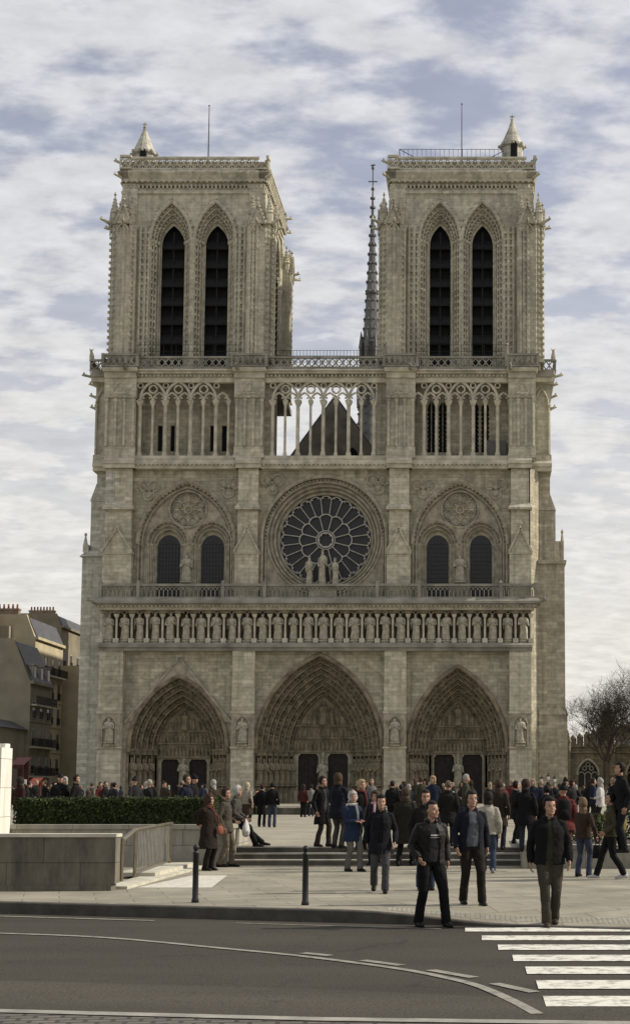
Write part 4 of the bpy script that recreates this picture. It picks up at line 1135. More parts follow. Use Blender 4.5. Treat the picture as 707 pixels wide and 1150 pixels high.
for z in (60.3,70,78,86): mb.lathe((x,y,z),[(1.85 if z<65 else 1.45 if z<75 else .95 if z<80 else .45,0),(2.0 if z<65 else 1.6 if z<75 else 1.1 if z<80 else .6,.2),(1.7 if z<65 else 1.35 if z<75 else .8 if z<80 else .4,.6)],8)
mb.tube([(x,y,94),(x,y,99)],.09,5); mb.bar((x-.7,y,96.2),(x+.7,y,96.2),.14,.14); mb.blob((x,y,95),.3,.3,.3); mb.blob((x,y,98.4),.25,.2,.35); mb.bar((x-.35,y,98.8),(x+.35,y,98.9),.2,.1)
mb.build('spire',M['lead'],ROOT)
# ================================================================== left street
M['plaster']=plain('grey_beige_render',(.27,.24,.175),.95,.18,.5,.3)
M['plaster2']=plain('warm_cream_render',(.46,.40,.27),.95,.15,.6,.3)
M['plaster3']=plain('dull_brown_render',(.22,.19,.135),.95,.2,.5,.3)
M['zinc']=plain('zinc_roof',(.075,.075,.078),.55,.25,1.2,.2)
M['pane']=plain('dark_pane',(.03,.032,.035),.2,.4,3,0,spec=.6)
M['shutter']=plain('pale_shutter',(.33,.31,.27),.8,.2,3,.1)
M['chimney']=plain('chimney_brick',(.26,.20,.14),.95,.3,2,.3)
M['pot']=plain('terracotta_pot',(.32,.15,.08),.9,.3,4,.1)
def win(par,x,y,z,w,h,face='E',rail=True):
    """window recessed into a wall; face E: wall faces +X at x, W: wall faces -Y at y"""
    m=MB()
    if face=='E':
        m.box(x-.10,x+.05,y-w/2-.1,y+w/2+.1,z-.12,z); m.box(x-.1,x+.04,y-w/2-.1,y+w/2+.1,z+h,z+h+.14)
        m.box(x-.1,x+.04,y-w/2-.1,y-w/2,z,z+h); m.box(x-.1,x+.04,y+w/2,y+w/2+.1,z,z+h); m.box(x-.02,x+.02,y-.03,y+.03,z,z+h)
    else:
        m.box(x-w/2-.1,x+w/2+.1,y-.05,y+.1,z-.12,z); m.box(x-w/2-.1,x+w/2+.1,y-.04,y+.1,z+h,z+h+.14)
        m.box(x-w/2-.1,x-w/2,y-.04,y+.1,z,z+h); m.box(x+w/2,x+w/2+.1,y-.04,y+.1,z,z+h); m.box(x-.03,x+.03,y-.02,y+.02,z,z+h)
    f=m.build('window',M['shutter'],par)
    g=MB()
    if face=='E': g.box(x-.1,x+.012,y-w/2,y+w/2,z,z+h)
    else: g.box(x-w/2,x+w/2,y-.012,y+.1,z,z+h)
    g.build('pane',M['pane'],f)
    if rail:
        r=MB()
        if face=='E':
            r.box(x+.12,x+.15,y-w/2-.15,y+w/2+.15,z+.85,z+.9)
            for k in range(8): yy=y-w/2-.1+k*(w+.2)/7; r.box(x+.12,x+.15,yy-.015,yy+.015,z,z+.88)
        else:
            r.box(x-w/2-.1,x+w/2+.1,y-.15,y-.12,z+.8,z+.85)
            for k in range(8): xx=x-w/2-.1+k*(w+.2)/7; r.box(xx-.015,xx+.015,y-.15,y-.12,z,z+.83)
        r.build('railing',M['iron'],f)
def house(name,label,x,y0,y1,z0,ze,zr,mat,depth=12,cols=3,rows=(2.2,5.5,8.8,12.1,15.4),wh=1.9,ww=1.05,dorm=True,balc=(),group='apartment houses along the side street'):
    """house whose long front faces +X at x"""
    R=empty(name,(x-depth/2,(y0+y1)/2,PLAZA)); tag(R,label,'building',group)
    m=MB(); m.box(x-depth,x,y0,y1,z0,ze); m.box(x-.2,x+.35,y0-.03,y1-.02,ze-.35,ze-.01); m.box(x-.1,x+.12,y0+.02,y1-.02,z0+3.6,z0+3.8)
    for zz in rows[1:]: m.box(x-.05,x+.10,y0+.02,y1-.02,zz-.42,zz-.25)
    m.build('wall',mat,R)
    # mansard: steep lower slope, flat top
    if zr>ze:
        m=MB(); s=(zr-ze)*.42
        m.add([(x+.1,y0+.3,ze),(x+.1,y1,ze),(x-s,y1,zr),(x-s,y0+.3,zr),(x-depth,y0+.3,ze),(x-depth,y1,ze),(x-depth+s,y1,zr),(x-depth+s,y0+.3,zr)],[(0,1,2,3),(3,2,6,7),(4,7,6,5),(0,3,7,4),(1,5,6,2)])
        rf=m.build('roof',M['zinc'],R)
        m=MB(); m.add([(x,y0,ze-.4),(x-s-.2,y0-.02,zr+.35),(x-depth+s,y0-.02,zr+.35),(x-depth,y0-.02,ze-.02),(x,y0+.45,ze-.02),(x-s-.2,y0+.45,zr+.35),(x-depth+s,y0+.45,zr+.35),(x-depth,y0+.45,ze-.02)],[(0,1,2,3),(7,6,5,4),(0,4,5,1),(1,5,6,2),(2,6,7,3)])
        m.build('gable_end',mat,R)
        cw=(y1-y0)/cols
        if dorm:
            for k in range(cols):
                yc=y0+.4+cw*(k+.5)*.95
                m=MB(); m.box(x-1.3,x-.05,yc-.55,yc+.55,ze+.2,ze+1.9); m.box(x-1.4,x+.08,yc-.65,yc+.65,ze+1.9,ze+2.05)
                d=m.build('dormer',M['shutter'],R); g=MB(); g.box(x-.2,x-.035,yc-.38,yc+.38,ze+.45,ze+1.75); g.build('pane',M['pane'],d)
    cw=(y1-y0)/cols
    for zz in rows:
        if zz+wh>ze-.3: continue
        for k in range(cols): win(R,x,y0+cw*(k+.5),zz,ww,wh)
    for zz in balc:
        m=MB(); m.box(x,x+.7,y0+.3,y1-.1,zz-.2,zz); m.build('balcony',M['trim'],R)
        m=MB(); m.box(x+.64,x+.68,y0+.3,y1-.1,zz+.95,zz+1.0)
        n=int((y1-y0)/.16)
        for k in range(n): yy=y0+.3+k*.16; m.box(x+.64,x+.67,yy,yy+.03,zz,zz+.95)
        m.build('balcony_railing',M['iron'],R)
    return R
def chimney(R,x,y,z,w,h,n=6,along='x'):
    m=MB(); 
    if along=='x': m.box(x-w/2,x+w/2,y-.4,y+.4,z-1.5,z+h); m.box(x-w/2-.08,x+w/2+.08,y-.48,y+.48,z+h-.2,z+h)
    else: m.box(x-.4,x+.4,y-w/2,y+w/2,z-1.5,z+h); m.box(x-.48,x+.48,y-w/2-.08,y+w/2+.08,z+h-.2,z+h)
    c=m.build('chimney',M['chimney'],R); m=MB()
    for k in range(n):
        q=(k+.5)/n*w-w/2; p=(x+q,y,z+h) if along=='x' else (x,y+q,z+h)
        m.lathe(p,[(.14,0),(.11,.5),(.15,.55)],7)
    m.build('chimney_pot',M['pot'],c)
# house with the blank end wall
A=house('apartment_house','tall beige house with blank end wall facing the square and a slate mansard with dormers',-35.9,20,28.6,GZ,14.6,19.2,M['plaster'],14,3,(3.9,7.1,10.3),1.9,1.0,True,(7.0,11.9,3.6))
chimney(A,-43.5,20.4,19.2,4.5,1.2,9)
B=house('apartment_house','cream house with a sunlit top floor rising behind the slate mansard',-38.5,30,42,GZ,20.8,23.2,M['plaster2'],13,4,(3.9,7.1,10.3,13.5,16.6),2.0,1.0,False,(16.4,))
chimney(B,-43.5,30.5,23,5.5,1.3,10)
m=MB(); m.box(-52,-41.5,29.0,29.95,GZ,22.0); m.build('party_wall',M['plaster'],B)
D=house('apartment_house','narrow cream house with a balcony on its sunlit top storey, mid row',-36.0,43,52,GZ,18.3,18.3,M['plaster2'],10,3,(3.9,7.1,10.3,13.5),1.9,1.0,False,(13.4,17.4))
E_=house('apartment_house','brown house with a bare windowless end wall next to the cathedral buttress',-31.5,58,76,GZ,17.0,19.0,M['plaster3'],9,5,(3.9,7.1,10.3,13.5),1.9,1.0,False)
G_=house('apartment_house','grey brown house with a chimney stack, rising just behind the lower brown end wall',-38,84,100,GZ,26.0,26.6,M['plaster'],14,4,(3.9,7.1,10.3,13.5,16.7,19.9),1.9,1.0,False)
chimney(G_,-46.0,84.5,26.3,2.6,1.5,6)
F_=house('apartment_house','taller grey house with chimneys rising over the cream house roof',-44.5,62,80,GZ,25.8,27.2,M['plaster3'],12,5,(3.9,7.1,10.3,13.5,16.7,19.9),1.9,1.0,False)
chimney(F_,-47.5,62.5,27,3.6,1.0,8); chimney(E_,-33,58.5,18.6,2,.9,4)
# low house in front with its windows towards the square
L_=empty('low_house',(-40,14,PLAZA)); tag(L_,'two storey grey house with zinc lean-to roof in front of the blank end wall','building')
m=MB(); m.box(-46,-36.3,8,19.8,GZ,8.9); m.box(-46,-36.1,7.9,8.1,4.9,5.1); m.build('wall',M['plaster'],L_)
m=MB(); m.add([(-46.3,7.7,8.85),(-36.0,7.7,8.85),(-36.0,20,8.85),(-46.3,20,8.85),(-45,9,9.9),(-38,9,9.9),(-38,19.9,9.9),(-45,19.9,9.9)],[(0,3,2,1),(4,5,6,7),(0,1,5,4),(1,2,6,5),(2,3,7,6),(3,0,4,7)]); m.build('roof',M['zinc'],L_)
for x in (-43.6,-41.2,-38.9,-37.1):
    for z in (2.0,5.6): win(L_,x,8,z,.8,1.9,'W',False)
T0=empty('tall_house',(-55,26,PLAZA)); tag(T0,'tall grey house at the left edge with a row of chimney pots','building')
m=MB(); m.box(-70,-44.2,21,34,GZ,18.8); m.build('wall',M['plaster3'],T0)
m=MB(); m.box(-70,-45.6,24,34,18.8,24.0); m.build('upper_wall',M['plaster'],T0); m=MB(); m.box(-70.2,-45.4,23.9,34.1,24.0,24.3); m.build('roof',M['zinc'],T0)
chimney(T0,-44.2,27,23,3.0,1.2,7)
for x in (-69,-66,-63,-60,-57,-54,-51): 
    for z in (4,8,12,15.5): win(T0,x,21,z,.9,1.9,'W',False)
# market stall awnings at the end of the street
M['redcloth']=plain('dark_red_cloth',(.045,.014,.014),.85,.3,3,.2); M['orange']=plain('orange_red_panel',(.16,.035,.02),.7,.2,3,.1); M['whitep']=plain('white_panel',(.62,.60,.55),.7,.1,3,0)
def stall(x,y,lab,w=3.0,h=2.9,m1=None,m2=None):
    R=empty('market_stall',(x,y,PLAZA)); tag(R,lab,'market stall')
    m=MB(); m.add([(x-w/2,y-1,PLAZA+h-.7),(x+w/2,y-1,PLAZA+h-.7),(x+w/2,y+1.2,PLAZA+h),(x-w/2,y+1.2,PLAZA+h),(x-w/2,y-1,PLAZA+h-.76),(x+w/2,y-1,PLAZA+h-.76),(x+w/2,y+1.2,PLAZA+h-.06),(x-w/2,y+1.2,PLAZA+h-.06)],[(0,1,2,3),(7,6,5,4),(0,4,5,1),(1,5,6,2),(2,6,7,3),(3,7,4,0)])
    m.box(x-w/2,x+w/2,y-1.03,y-1.0,PLAZA+h-1.05,PLAZA+h-.72); m.build('awning',m1,R)
    m=MB(); m.box(x-w/2+.1,x+w/2-.1,y-.2,y+1,PLAZA,PLAZA+1); m.box(x-w/2+.1,x+w/2-.1,y+.9,y+1,PLAZA+1,PLAZA+h-.2); m.build('counter',m2,R)
    for sx in (-1,1):
        m=MB(); m.tube([(x+sx*(w/2-.05),y-.9,PLAZA),(x+sx*(w/2-.05),y-.9,PLAZA+h-.75)],.035,6); m.build('post',M['iron'],R)
stall(-25.0,-18,'market stall under a dark red awning at the foot of the old houses',1.2,4.3,M['redcloth'],M['redcloth'])
stall(-24.9,-14,'small stall with an orange red front beside the dark red one',.9,2.5,M['orange'],M['orange'])
R=empty('notice_board',(-24.6,-18.5,PLAZA)); tag(R,'small white notice board on a post between two stalls','notice board')
m=MB(); m.box(-24.75,-24.25,-18.5,-18.44,PLAZA+.9,PLAZA+2.3); m.build('panel',M['whitep'],R); m=MB(); m.tube([(-24.5,-18.42,PLAZA),(-24.5,-18.42,PLAZA+2.2)],.04,6); m.build('post',M['iron'],R)

# ================================================================== right side
M['wallR']=stone('sacristy_stone',(.20,.18,.13),(.27,.245,.18),(.13,.12,.09),.35,.8,.4)
RB=empty('gothic_annex',(34,42,PLAZA)); tag(RB,'low brown stone gothic building with traceried windows and pinnacled parapet beyond the bare tree','building')
YB=40; m=MB(); gw=[(30.1,1.25),(36.4,1.25),(42.7,1.25)]
m.plate([(25.5,GZ),(52,GZ),(52,7.6),(25.5,7.6)],[list(reversed(jarch(c,w,2.3,3.9,5.7,8))) for c,w in gw],YB,YB+.6)
m.box(25.5,52,YB+1.2,YB+12,GZ,7.5); m.box(25.4,52,YB-.25,YB+.7,6.7,6.95); m.box(25.4,52,YB-.3,YB+.7,7.5,7.7)
m.build('wall',M['wallR'],RB)
m=MB()
for k in range(40): x=25.6+k*.66; m.prism([(x,7.7),(x+.5,7.7),(x+.25,8.3)],YB-.1,YB+.1)
for x in (27.5,33.2,39.5,45.8): m.box(x-.35,x+.35,YB-.6,YB+.1,GZ,6.9); m.lathe((x,YB-.3,6.9),[(.4,0),(.4,1.1),(.5,1.2),(.05,2.8)],6)
m.build('parapet',M['wallR'],RB)
for c,w in gw:
    m=MB(); m.tube([(x,YB-.06,z) for x,z in arch(c,w+.15,3.9,5.95,8)],.14,6)
    for q in (-.42,.42): m.tube([(c+q,YB+.15,2.3),(c+q,YB+.15,3.9)],.07,6)
    for q in (-.84,0,.84): m.tube([(x,YB+.15,z) for x,z in arch(c+q,.42,3.8,4.3,4)],.06,5)
    for q,zz in ((-.45,4.75),(.45,4.75),(0,5.25)): m.tube([(c+q+.26*cos(t*pi/5),YB+.15,zz+.26*sin(t*pi/5)) for t in range(10)],.06,5,True)
    f=m.build('window',M['tracery'],RB); g=MB(); g.plate(list(reversed(jarch(c,w+.02,2.25,3.9,5.72,8))),[],YB+.35,YB+.4); g.build('glass',M['glass'],f)
m=MB(); m.add([(30.5,YB+2,7.5),(52,YB+2,7.5),(52,YB+12,7.5),(30.5,YB+12,7.5),(32,YB+6,10.3),(52,YB+6,10.3),(52,YB+8,10.3),(32,YB+8,10.3)],[(0,3,2,1),(4,5,6,7),(0,1,5,4),(1,2,6,5),(2,3,7,6),(3,0,4,7)])
rf=m.build('roof',M['pot'] if False else M['zinc'],RB)
m=MB(); 
for k in range(12): x=28.3+k*.9; m.lathe((x,YB+2.0,8.3+k*.22),[(.45,-1.6),(.45,.2),(.5,.3),(.15,.8)],5)
m.build('pinnacle',M['wallR'],RB)
m=MB(); m.box(32.6,33.6,YB+5,YB+6,7.6,12.4); m.box(32.5,33.7,YB+4.9,YB+6.1,12.1,12.45); m.build('chimney',M['wallR'],rf)
RH=empty('cream_house',(44,30,PLAZA)); tag(RH,'cream stone house with dark steep roof cut off by the right edge','building')
m=MB(); m.box(36,52,26,38,GZ,9.6); m.box(35.8,52,25.8,38,9.4,9.75); m.build('wall',M['plaster2'],RH)
m=MB(); m.add([(35.8,25.8,9.75),(52,25.8,9.75),(52,38,9.75),(35.8,38,9.75),(39,28,14.0),(52,28,14.0),(52,36,14.0),(39,36,14.0)],[(0,3,2,1),(4,5,6,7),(0,1,5,4),(1,2,6,5),(2,3,7,6),(3,0,4,7)]); m.build('roof',M['zinc'],RH)
for x in (37.8,40,42.2): 
    for z in (3,6.6): win(RH,x,26,z,.95,2,'W',False)
# bare trees
M['bark']=plain('winter_bark',(.05,.04,.03),.95,.35,6,.5)
def bare_tree(x,y,H,seed,label,tr=.32,crown=.5):
    R=empty('bare_tree',(x,y,PLAZA)); tag(R,label,'tree','bare winter trees beside the cathedral')
    rnd=random.Random(seed); tk=MB(); cr=MB()
    def grow(p,d,l,r,lev):
        q=Vector(p); pts=[q.copy()]; rs=[r]; n=4 if lev<3 else 3; 
        for i in range(n):
            d=(d+Vector((rnd.uniform(-.2,.2),rnd.uniform(-.2,.2),rnd.uniform(-.04,.14)))).normalized()
            q=q+d*l/n; pts.append(q.copy()); rs.append(r*(1-.42*(i+1)/n))
        (tk if lev==0 else cr).tube(pts,rs,6 if lev<2 else 4 if lev<4 else 3)
        if lev>=6: return
        k=(5,5,4,4,4,2)[lev]
        for j in range(k):
            t=rnd.uniform(.35,1) if lev else rnd.uniform(.72,1)
            i=min(n-1,int(t*n)); o=pts[i].lerp(pts[i+1],t*n-i)
            a=rnd.uniform(0,2*pi); sp=rnd.uniform(.5,1.05)
            e=d.orthogonal().normalized(); e=Matrix.Rotation(a,3,d)@e
            nd=(d*cos(sp)+e*sin(sp)+Vector((0,0,.18))).normalized()
            grow(o,nd,l*rnd.uniform(.60,.80),max(.010,rs[min(n,i+1)]*rnd.uniform(.55,.72)),lev+1)
    grow((x,y,PLAZA-.1),Vector((0,0,1)),H*.34,tr,0)
    tk.build('trunk',M['bark'],R); cr.build('crown',M['bark'],R)
bare_tree(28.7,1,15,5,'bare brown tree with wide twiggy crown in front of the traceried windows',.36)
bare_tree(33.2,8,19,9,'larger leafless tree reaching past the right edge of the view',.42)
bare_tree(35.5,-2,15,14,'leafless tree mostly outside the right edge, nearest to the cream house',.4)
# three headed street lamp
def lamp(x,y,label):
    R=empty('street_lamp',(x,y,PLAZA)); tag(R,label,'street lamp')
    m=MB(); z=PLAZA
    m.lathe((x,y,z),[(.28,0),(.26,.35),(.12,.45),(.085,1.0),(.06,2.0),(.05,2.15)],10)
    m.tube([(x-.62,y,z+2.15),(x-.4,y,z+1.75),(x,y,z+1.7),(x+.4,y,z+1.75),(x+.62,y,z+2.15)],.035,6); m.build('post',M['iron'],R)
    for dx,dz in ((-.62,0),(0,.22),(.62,0)):
        m=MB(); m.lathe((x+dx,y,z+2.15+dz),[(.08,0),(.17,.28),(.18,.3)],8); h=m.build('lantern',M['whitep'],R)
        m=MB(); m.lathe((x+dx,y,z+2.44+dz),[(.22,0),(.19,.1),(.06,.2),(.05,.3),(.02,.36)],8); m.build('lantern_cap',M['iron'],h)
lamp(22.7,-8,'black street lamp with three lanterns in front of the right buttress')

# ================================================================== foreground street furniture
M['wallC']=paving('stained_concrete',(.20,.185,.145),(.235,.22,.175),(.12,.11,.09),1.5,.62,0,.55,.008)
def zwall(name,ca,dirt):
    m,N,L,b=nt(name); t=N.new('ShaderNodeTexCoord'); n=N.new('ShaderNodeTexNoise'); n.inputs['Scale'].default_value=1.2; n.inputs['Detail'].default_value=9; n.inputs['Roughness'].default_value=.7
    mm=N.new('ShaderNodeMapping'); mm.inputs['Scale'].default_value=(2.2,2.2,.6); L.new(t.outputs['Object'],mm.inputs[0]); L.new(mm.outputs[0],n.inputs['Vector'])
    mr=N.new('ShaderNodeMapRange'); mr.inputs[1].default_value=.36; mr.inputs[2].default_value=.66; L.new(n.outputs[0],mr.inputs[0])
    mx=N.new('ShaderNodeMix'); mx.data_type='RGBA'; L.new(mr.outputs[0],mx.inputs['Factor']); mx.inputs['A'].default_value=c4(ca); mx.inputs['B'].default_value=c4(dirt)
    s=N.new('ShaderNodeSeparateXYZ'); L.new(t.outputs['Object'],s.inputs[0]); a=N.new('ShaderNodeMath'); L.new(s.outputs[0],a.inputs[0]); L.new(s.outputs[1],a.inputs[1]); c=N.new('ShaderNodeCombineXYZ'); L.new(a.outputs[0],c.inputs[0]); L.new(s.outputs[2],c.inputs[1])
    br=N.new('ShaderNodeTexBrick'); L.new(c.outputs[0],br.inputs['Vector']); br.inputs['Scale'].default_value=1; br.inputs['Brick Width'].default_value=1.25; br.inputs['Row Height'].default_value=.64; br.inputs['Mortar Size'].default_value=.008
    br.inputs['Color1'].default_value=(.9,.9,.9,1); br.inputs['Color2'].default_value=(1.1,1.1,1.1,1); br.inputs['Mortar'].default_value=(.45,.45,.45,1)
    mu=N.new('ShaderNodeMix'); mu.data_type='RGBA'; mu.blend_type='MULTIPLY'; mu.inputs['Factor'].default_value=1; L.new(mx.outputs['Result'],mu.inputs['A']); L.new(br.outputs['Color'],mu.inputs['B'])
    L.new(mu.outputs['Result'],b.inputs['Base Color']); b.inputs['Roughness'].default_value=.92
    bp=N.new('ShaderNodeBump'); bp.inputs['Strength'].default_value=.4; bp.inputs['Distance'].default_value=.01; L.new(n.outputs[0],bp.inputs['Height']); L.new(bp.outputs[0],b.inputs['Normal']); return m
M['wallC']=zwall('stained_wall_stone',(.17,.155,.115),(.065,.058,.045))
M['cap']=plain('pale_cap_stone',(.44,.42,.34),.9,.2,3,.3)
R=empty('stairwell_wall',(4,-124.7,PAVE)); tag(R,'long stained concrete parapet with pale cap in front of the hedge, ending beside the railing','wall')
m=MB(); m.box(-14,9.80,-124.9,-124.55,PAVE-.02,1.07); m.box(-14,9.72,-124.93,-124.53,PAVE-.02,PAVE+.09); m.box(9.80,9.86,-124.9,-124.55,PAVE+.12,1.07); m.build('wall',M['wallC'],R)
m=MB(); m.box(-14,9.88,-124.93,-124.52,1.07,1.125); m.build('cap',M['cap'],R)
# stair railing running back towards the hedge wall
M['steel']=plain('brushed_bronze_rail',(.22,.19,.13),.35,.2,5,0,metal=.7)
M['steelbar']=plain('grey_bar',(.30,.29,.25),.5,.2,5,0,metal=.3)
R=empty('stair_railing',(9.6,-121,PAVE)); tag(R,'metal railing of close upright bars beside the underground stair','railing')
def RP(t): return (9.83-.55*t, -124.3+6.6*t)
m=MB(); a=RP(0);b=RP(1)
m.tube([(a[0],a[1],PAVE+.12),(a[0],a[1],1.02)],.03,6); 
m.build('post',M['steel'],R)
for t in (.23,1.0): m=MB(); q=RP(t); m.tube([(q[0],q[1],PAVE+.1),(q[0],q[1],1.10)],.034,6); m.build('post',M['steel'],R)
m=MB(); q0=RP(0);q1=RP(.22);q2=RP(1.05)
m.tube([(q0[0],q0[1],1.0),(q1[0],q1[1],1.14),(q2[0],q2[1],1.14)],.035,8); m.tube([(q1[0],q1[1],PAVE+.2),(q2[0],q2[1],PAVE+.2)],.025,6); m.build('handrail',M['steel'],R)
m=MB()
for k in range(26): 
    t=.25+.75*k/25; q=RP(t); m.box(q[0]-.008,q[0]+.008,q[1]-.012,q[1]+.012,PAVE+.2,1.12)
m.build('bars',M['steelbar'],R)
m=MB(); m.box(9.5,9.98,-124.5,-117.4,PAVE-.02,PAVE+.05); m.box(9.05,9.80,-121.5,-117.3,PAVE+.05,PAVE+.12); m.build('kerb_slab',M['cap'],R)
# planter wall with the clipped hedge
R=empty('planter_wall',(2,-116.6,PAVE)); tag(R,'pale stone planter wall under the clipped hedge, people leaning on its right end','wall')
m=MB(); m.box(-14,10.42,-116.9,-116.5,PAVE-.02,1.0); m.box(-14,10.46,-116.95,-116.45,1.0,1.10); m.box(10.1,10.42,-116.5,-114.0,PAVE,1.0); m.box(10.06,10.46,-116.45,-113.9,1.003,1.103); m.build('wall',M['cap'] if False else zwall('planter_stone',(.36,.34,.28),(.20,.185,.15)),R)
sheet('soil',[(-14,-116.5),(10.1,-116.5),(10.1,-114),(-14,-114)],.95,M['bark'])
M['leaf']=plain('hedge_leaf',(.030,.042,.014),.75,.5,9,0,spec=.2); M['leaf2']=plain('hedge_leaf_light',(.055,.070,.022),.7,.4,9,0,spec=.2)
def hedge(name,label,x0,x1,y0,y1,z0,z1,n,seed,ls=.045,group=None):
    rnd=random.Random(seed); m=MB(); m.cur=0
    m.box(x0+.06,x1-.06,y0+.06,y1-.06,z0,z1-.07)
    for i in range(n):
        f=rnd.random(); A=[(x1-x0)*(z1-z0),(x1-x0)*(y1-y0),(y1-y0)*(z1-z0)]
        s=sum(A); f*=s; 
        x=rnd.uniform(x0,x1);y=rnd.uniform(y0,y1);z=rnd.uniform(z0,z1)
        w=.035*noise.noise(Vector((x*1.5,y*1.5,z*2)))
        if f<A[0]: y=y0+rnd.uniform(-.02,.06)+w
        elif f<A[0]+A[1]: z=z1+rnd.uniform(-.06,.02)+w*1.5+(.05 if rnd.random()<.03 else 0)
        else: x=x1-rnd.uniform(-.02,.06)+w
        d=Vector((rnd.gauss(0,1),rnd.gauss(0,1)-.4,rnd.gauss(0,1)+.4)).normalized(); a=d.orthogonal().normalized()*ls*rnd.uniform(.6,1.2); b=d.cross(a)*.6
        p=Vector((x,y,z)); m.cur=rnd.choice((0,0,1)); m.add([p-a,p-b,p+a,p+b],[(0,1,2,3)])
    o=m.build(name,[M['leaf'],M['leaf2']]); tag(o,label,'hedge',group); return o
hedge('hedge','clipped dark green hedge on top of the pale planter wall',5.45,10.0,-116.45,-115.2,.96,1.66,16000,3,.04)
# white stone pier at the left edge
R=empty('stone_pier',(4.9,-116.7,PAVE)); tag(R,'tall white stone pier with stepped top at the left edge beside the hedge','pier')
m=MB(); m.box(4.2,5.55,-117.7,-116.95,PAVE,2.80); m.box(4.2,5.50,-117.3,-116.97,2.80,2.90); m.build('shaft',zwall('white_pier_stone',(.72,.70,.62),(.55,.53,.46)),R)
# bollards
def bollard(x,y,label):
    R=empty('bollard',(x,y,PAVE)); tag(R,label,'bollard','black bollards on the pavement edge')
    m=MB(); m.lathe((x,y,PAVE-.01),[(.058,0),(.055,.06),(.046,.08),(.044,.74),(.052,.745),(.052,.76),(.036,.775),(.036,.79)],16); m.build('post',M['iron'],R,True)
    m=MB(); m.blob((x,y,PAVE+.825),.048,.048,.05,14,10); m.build('ball_top',M['iron'],R,True)
bollard(11.72,-127.5,'slim black bollard nearer the concrete parapet, left of the pair'); bollard(13.44,-128.0,'slim black bollard in front of the steps, right of the pair')
# right planter
R=empty('planter_wall',(21,-117.4,PAVE)); tag(R,'low grey stone planter wall right of the steps behind the walkers','wall')
m=MB(); m.box(16.95,34,-117.7,-117.3,PAVE-.02,.60); m.box(16.9,34,-117.75,-117.2,.60,.68); m.box(16.95,17.3,-117.3,-112,PAVE,.6); m.box(16.9,17.35,-117.2,-112,.603,.683); m.build('wall',zwall('low_planter_stone',(.33,.31,.25),(.18,.17,.13)),R)
sheet('planting_bed',[(17.3,-117.3),(34,-117.3),(34,-112),(17.3,-112)],.62,M['bark'])
def shrub(x,y,z,r,h,seed,label,group,col=('leaf','leaf2'),n=700,ls=.05):
    rnd=random.Random(seed); R=empty('shrub',(x,y,z)); tag(R,label,'shrub',group); m=MB(); st=MB()
    for k in range(9):
        a=rnd.uniform(0,2*pi); q=(x+r*.7*cos(a),y+r*.7*sin(a),z+h*rnd.uniform(.6,.95)); st.tube([(x,y,z-.02),((x+q[0])/2+.03,(y+q[1])/2,z+h*.4),q],[.014,.01,.005],4)
    for i in range(n):
        t=rnd.uniform(0,2*pi); f=rnd.uniform(-.25,1); rr=r*sqrt(max(0,1-max(0,f)**2))*rnd.uniform(.5,1.05)*(1+.3*noise.noise(Vector((cos(t)*2,sin(t)*2,f*3+seed))))
        p=Vector((x+rr*cos(t),y+rr*sin(t),z+h*(.3+.7*f)))
        d=Vector((rnd.gauss(0,1),rnd.gauss(0,1),rnd.gauss(0,1)+.5)).normalized(); a=d.orthogonal().normalized()*ls*rnd.uniform(.6,1.3); b=d.cross(a)*.5
        m.cur=rnd.choice((0,1,1)); m.add([p-a,p-b,p+a,p+b],[(0,1,2,3)])
    st.build('stems',M['bark'],R); m.build('foliage',[M['leaf'],M['leaf2']],R)
M['leaf3']=plain('fresh_leaf',(.075,.10,.03),.7,.4,9,0,spec=.2)
for i,(x,y,r,h) in enumerate(((18.05,-115.8,.35,.75),(18.7,-116.2,.4,.7),(19.35,-115.6,.38,.85),(17.6,-115.2,.3,.5),(20.1,-116.0,.4,.7))):
    shrub(x,y,.62,r,h,i+20,['green shrub behind the woman with the black bag','green shrub between the bag and the man in the olive jacket','taller shrub behind the man with white shoes','small low shrub at the corner of the right planter','green shrub at the right edge in the planter'][i],'shrubs in the right planter')
# low hedge and seat wall on the square
hedge('low_hedge','low trimmed hedge in the middle of the square',8.3,10.8,-77.5,-76.2,PLAZA,PLAZA+.45,2600,8,.05)
R=empty('stone_bench',(6,-70,PLAZA)); tag(R,'long low stone bench wall on the square behind the low hedge','bench')
m=MB(); m.box(2.5,11.0,-70.3,-69.7,PLAZA+.36,PLAZA+.46); m.build('seat',M['cap'],R)
m=MB(); m.box(2.6,10.9,-70.2,-69.8,PLAZA,PLAZA+.36); m.build('base',M['wallC'],R)
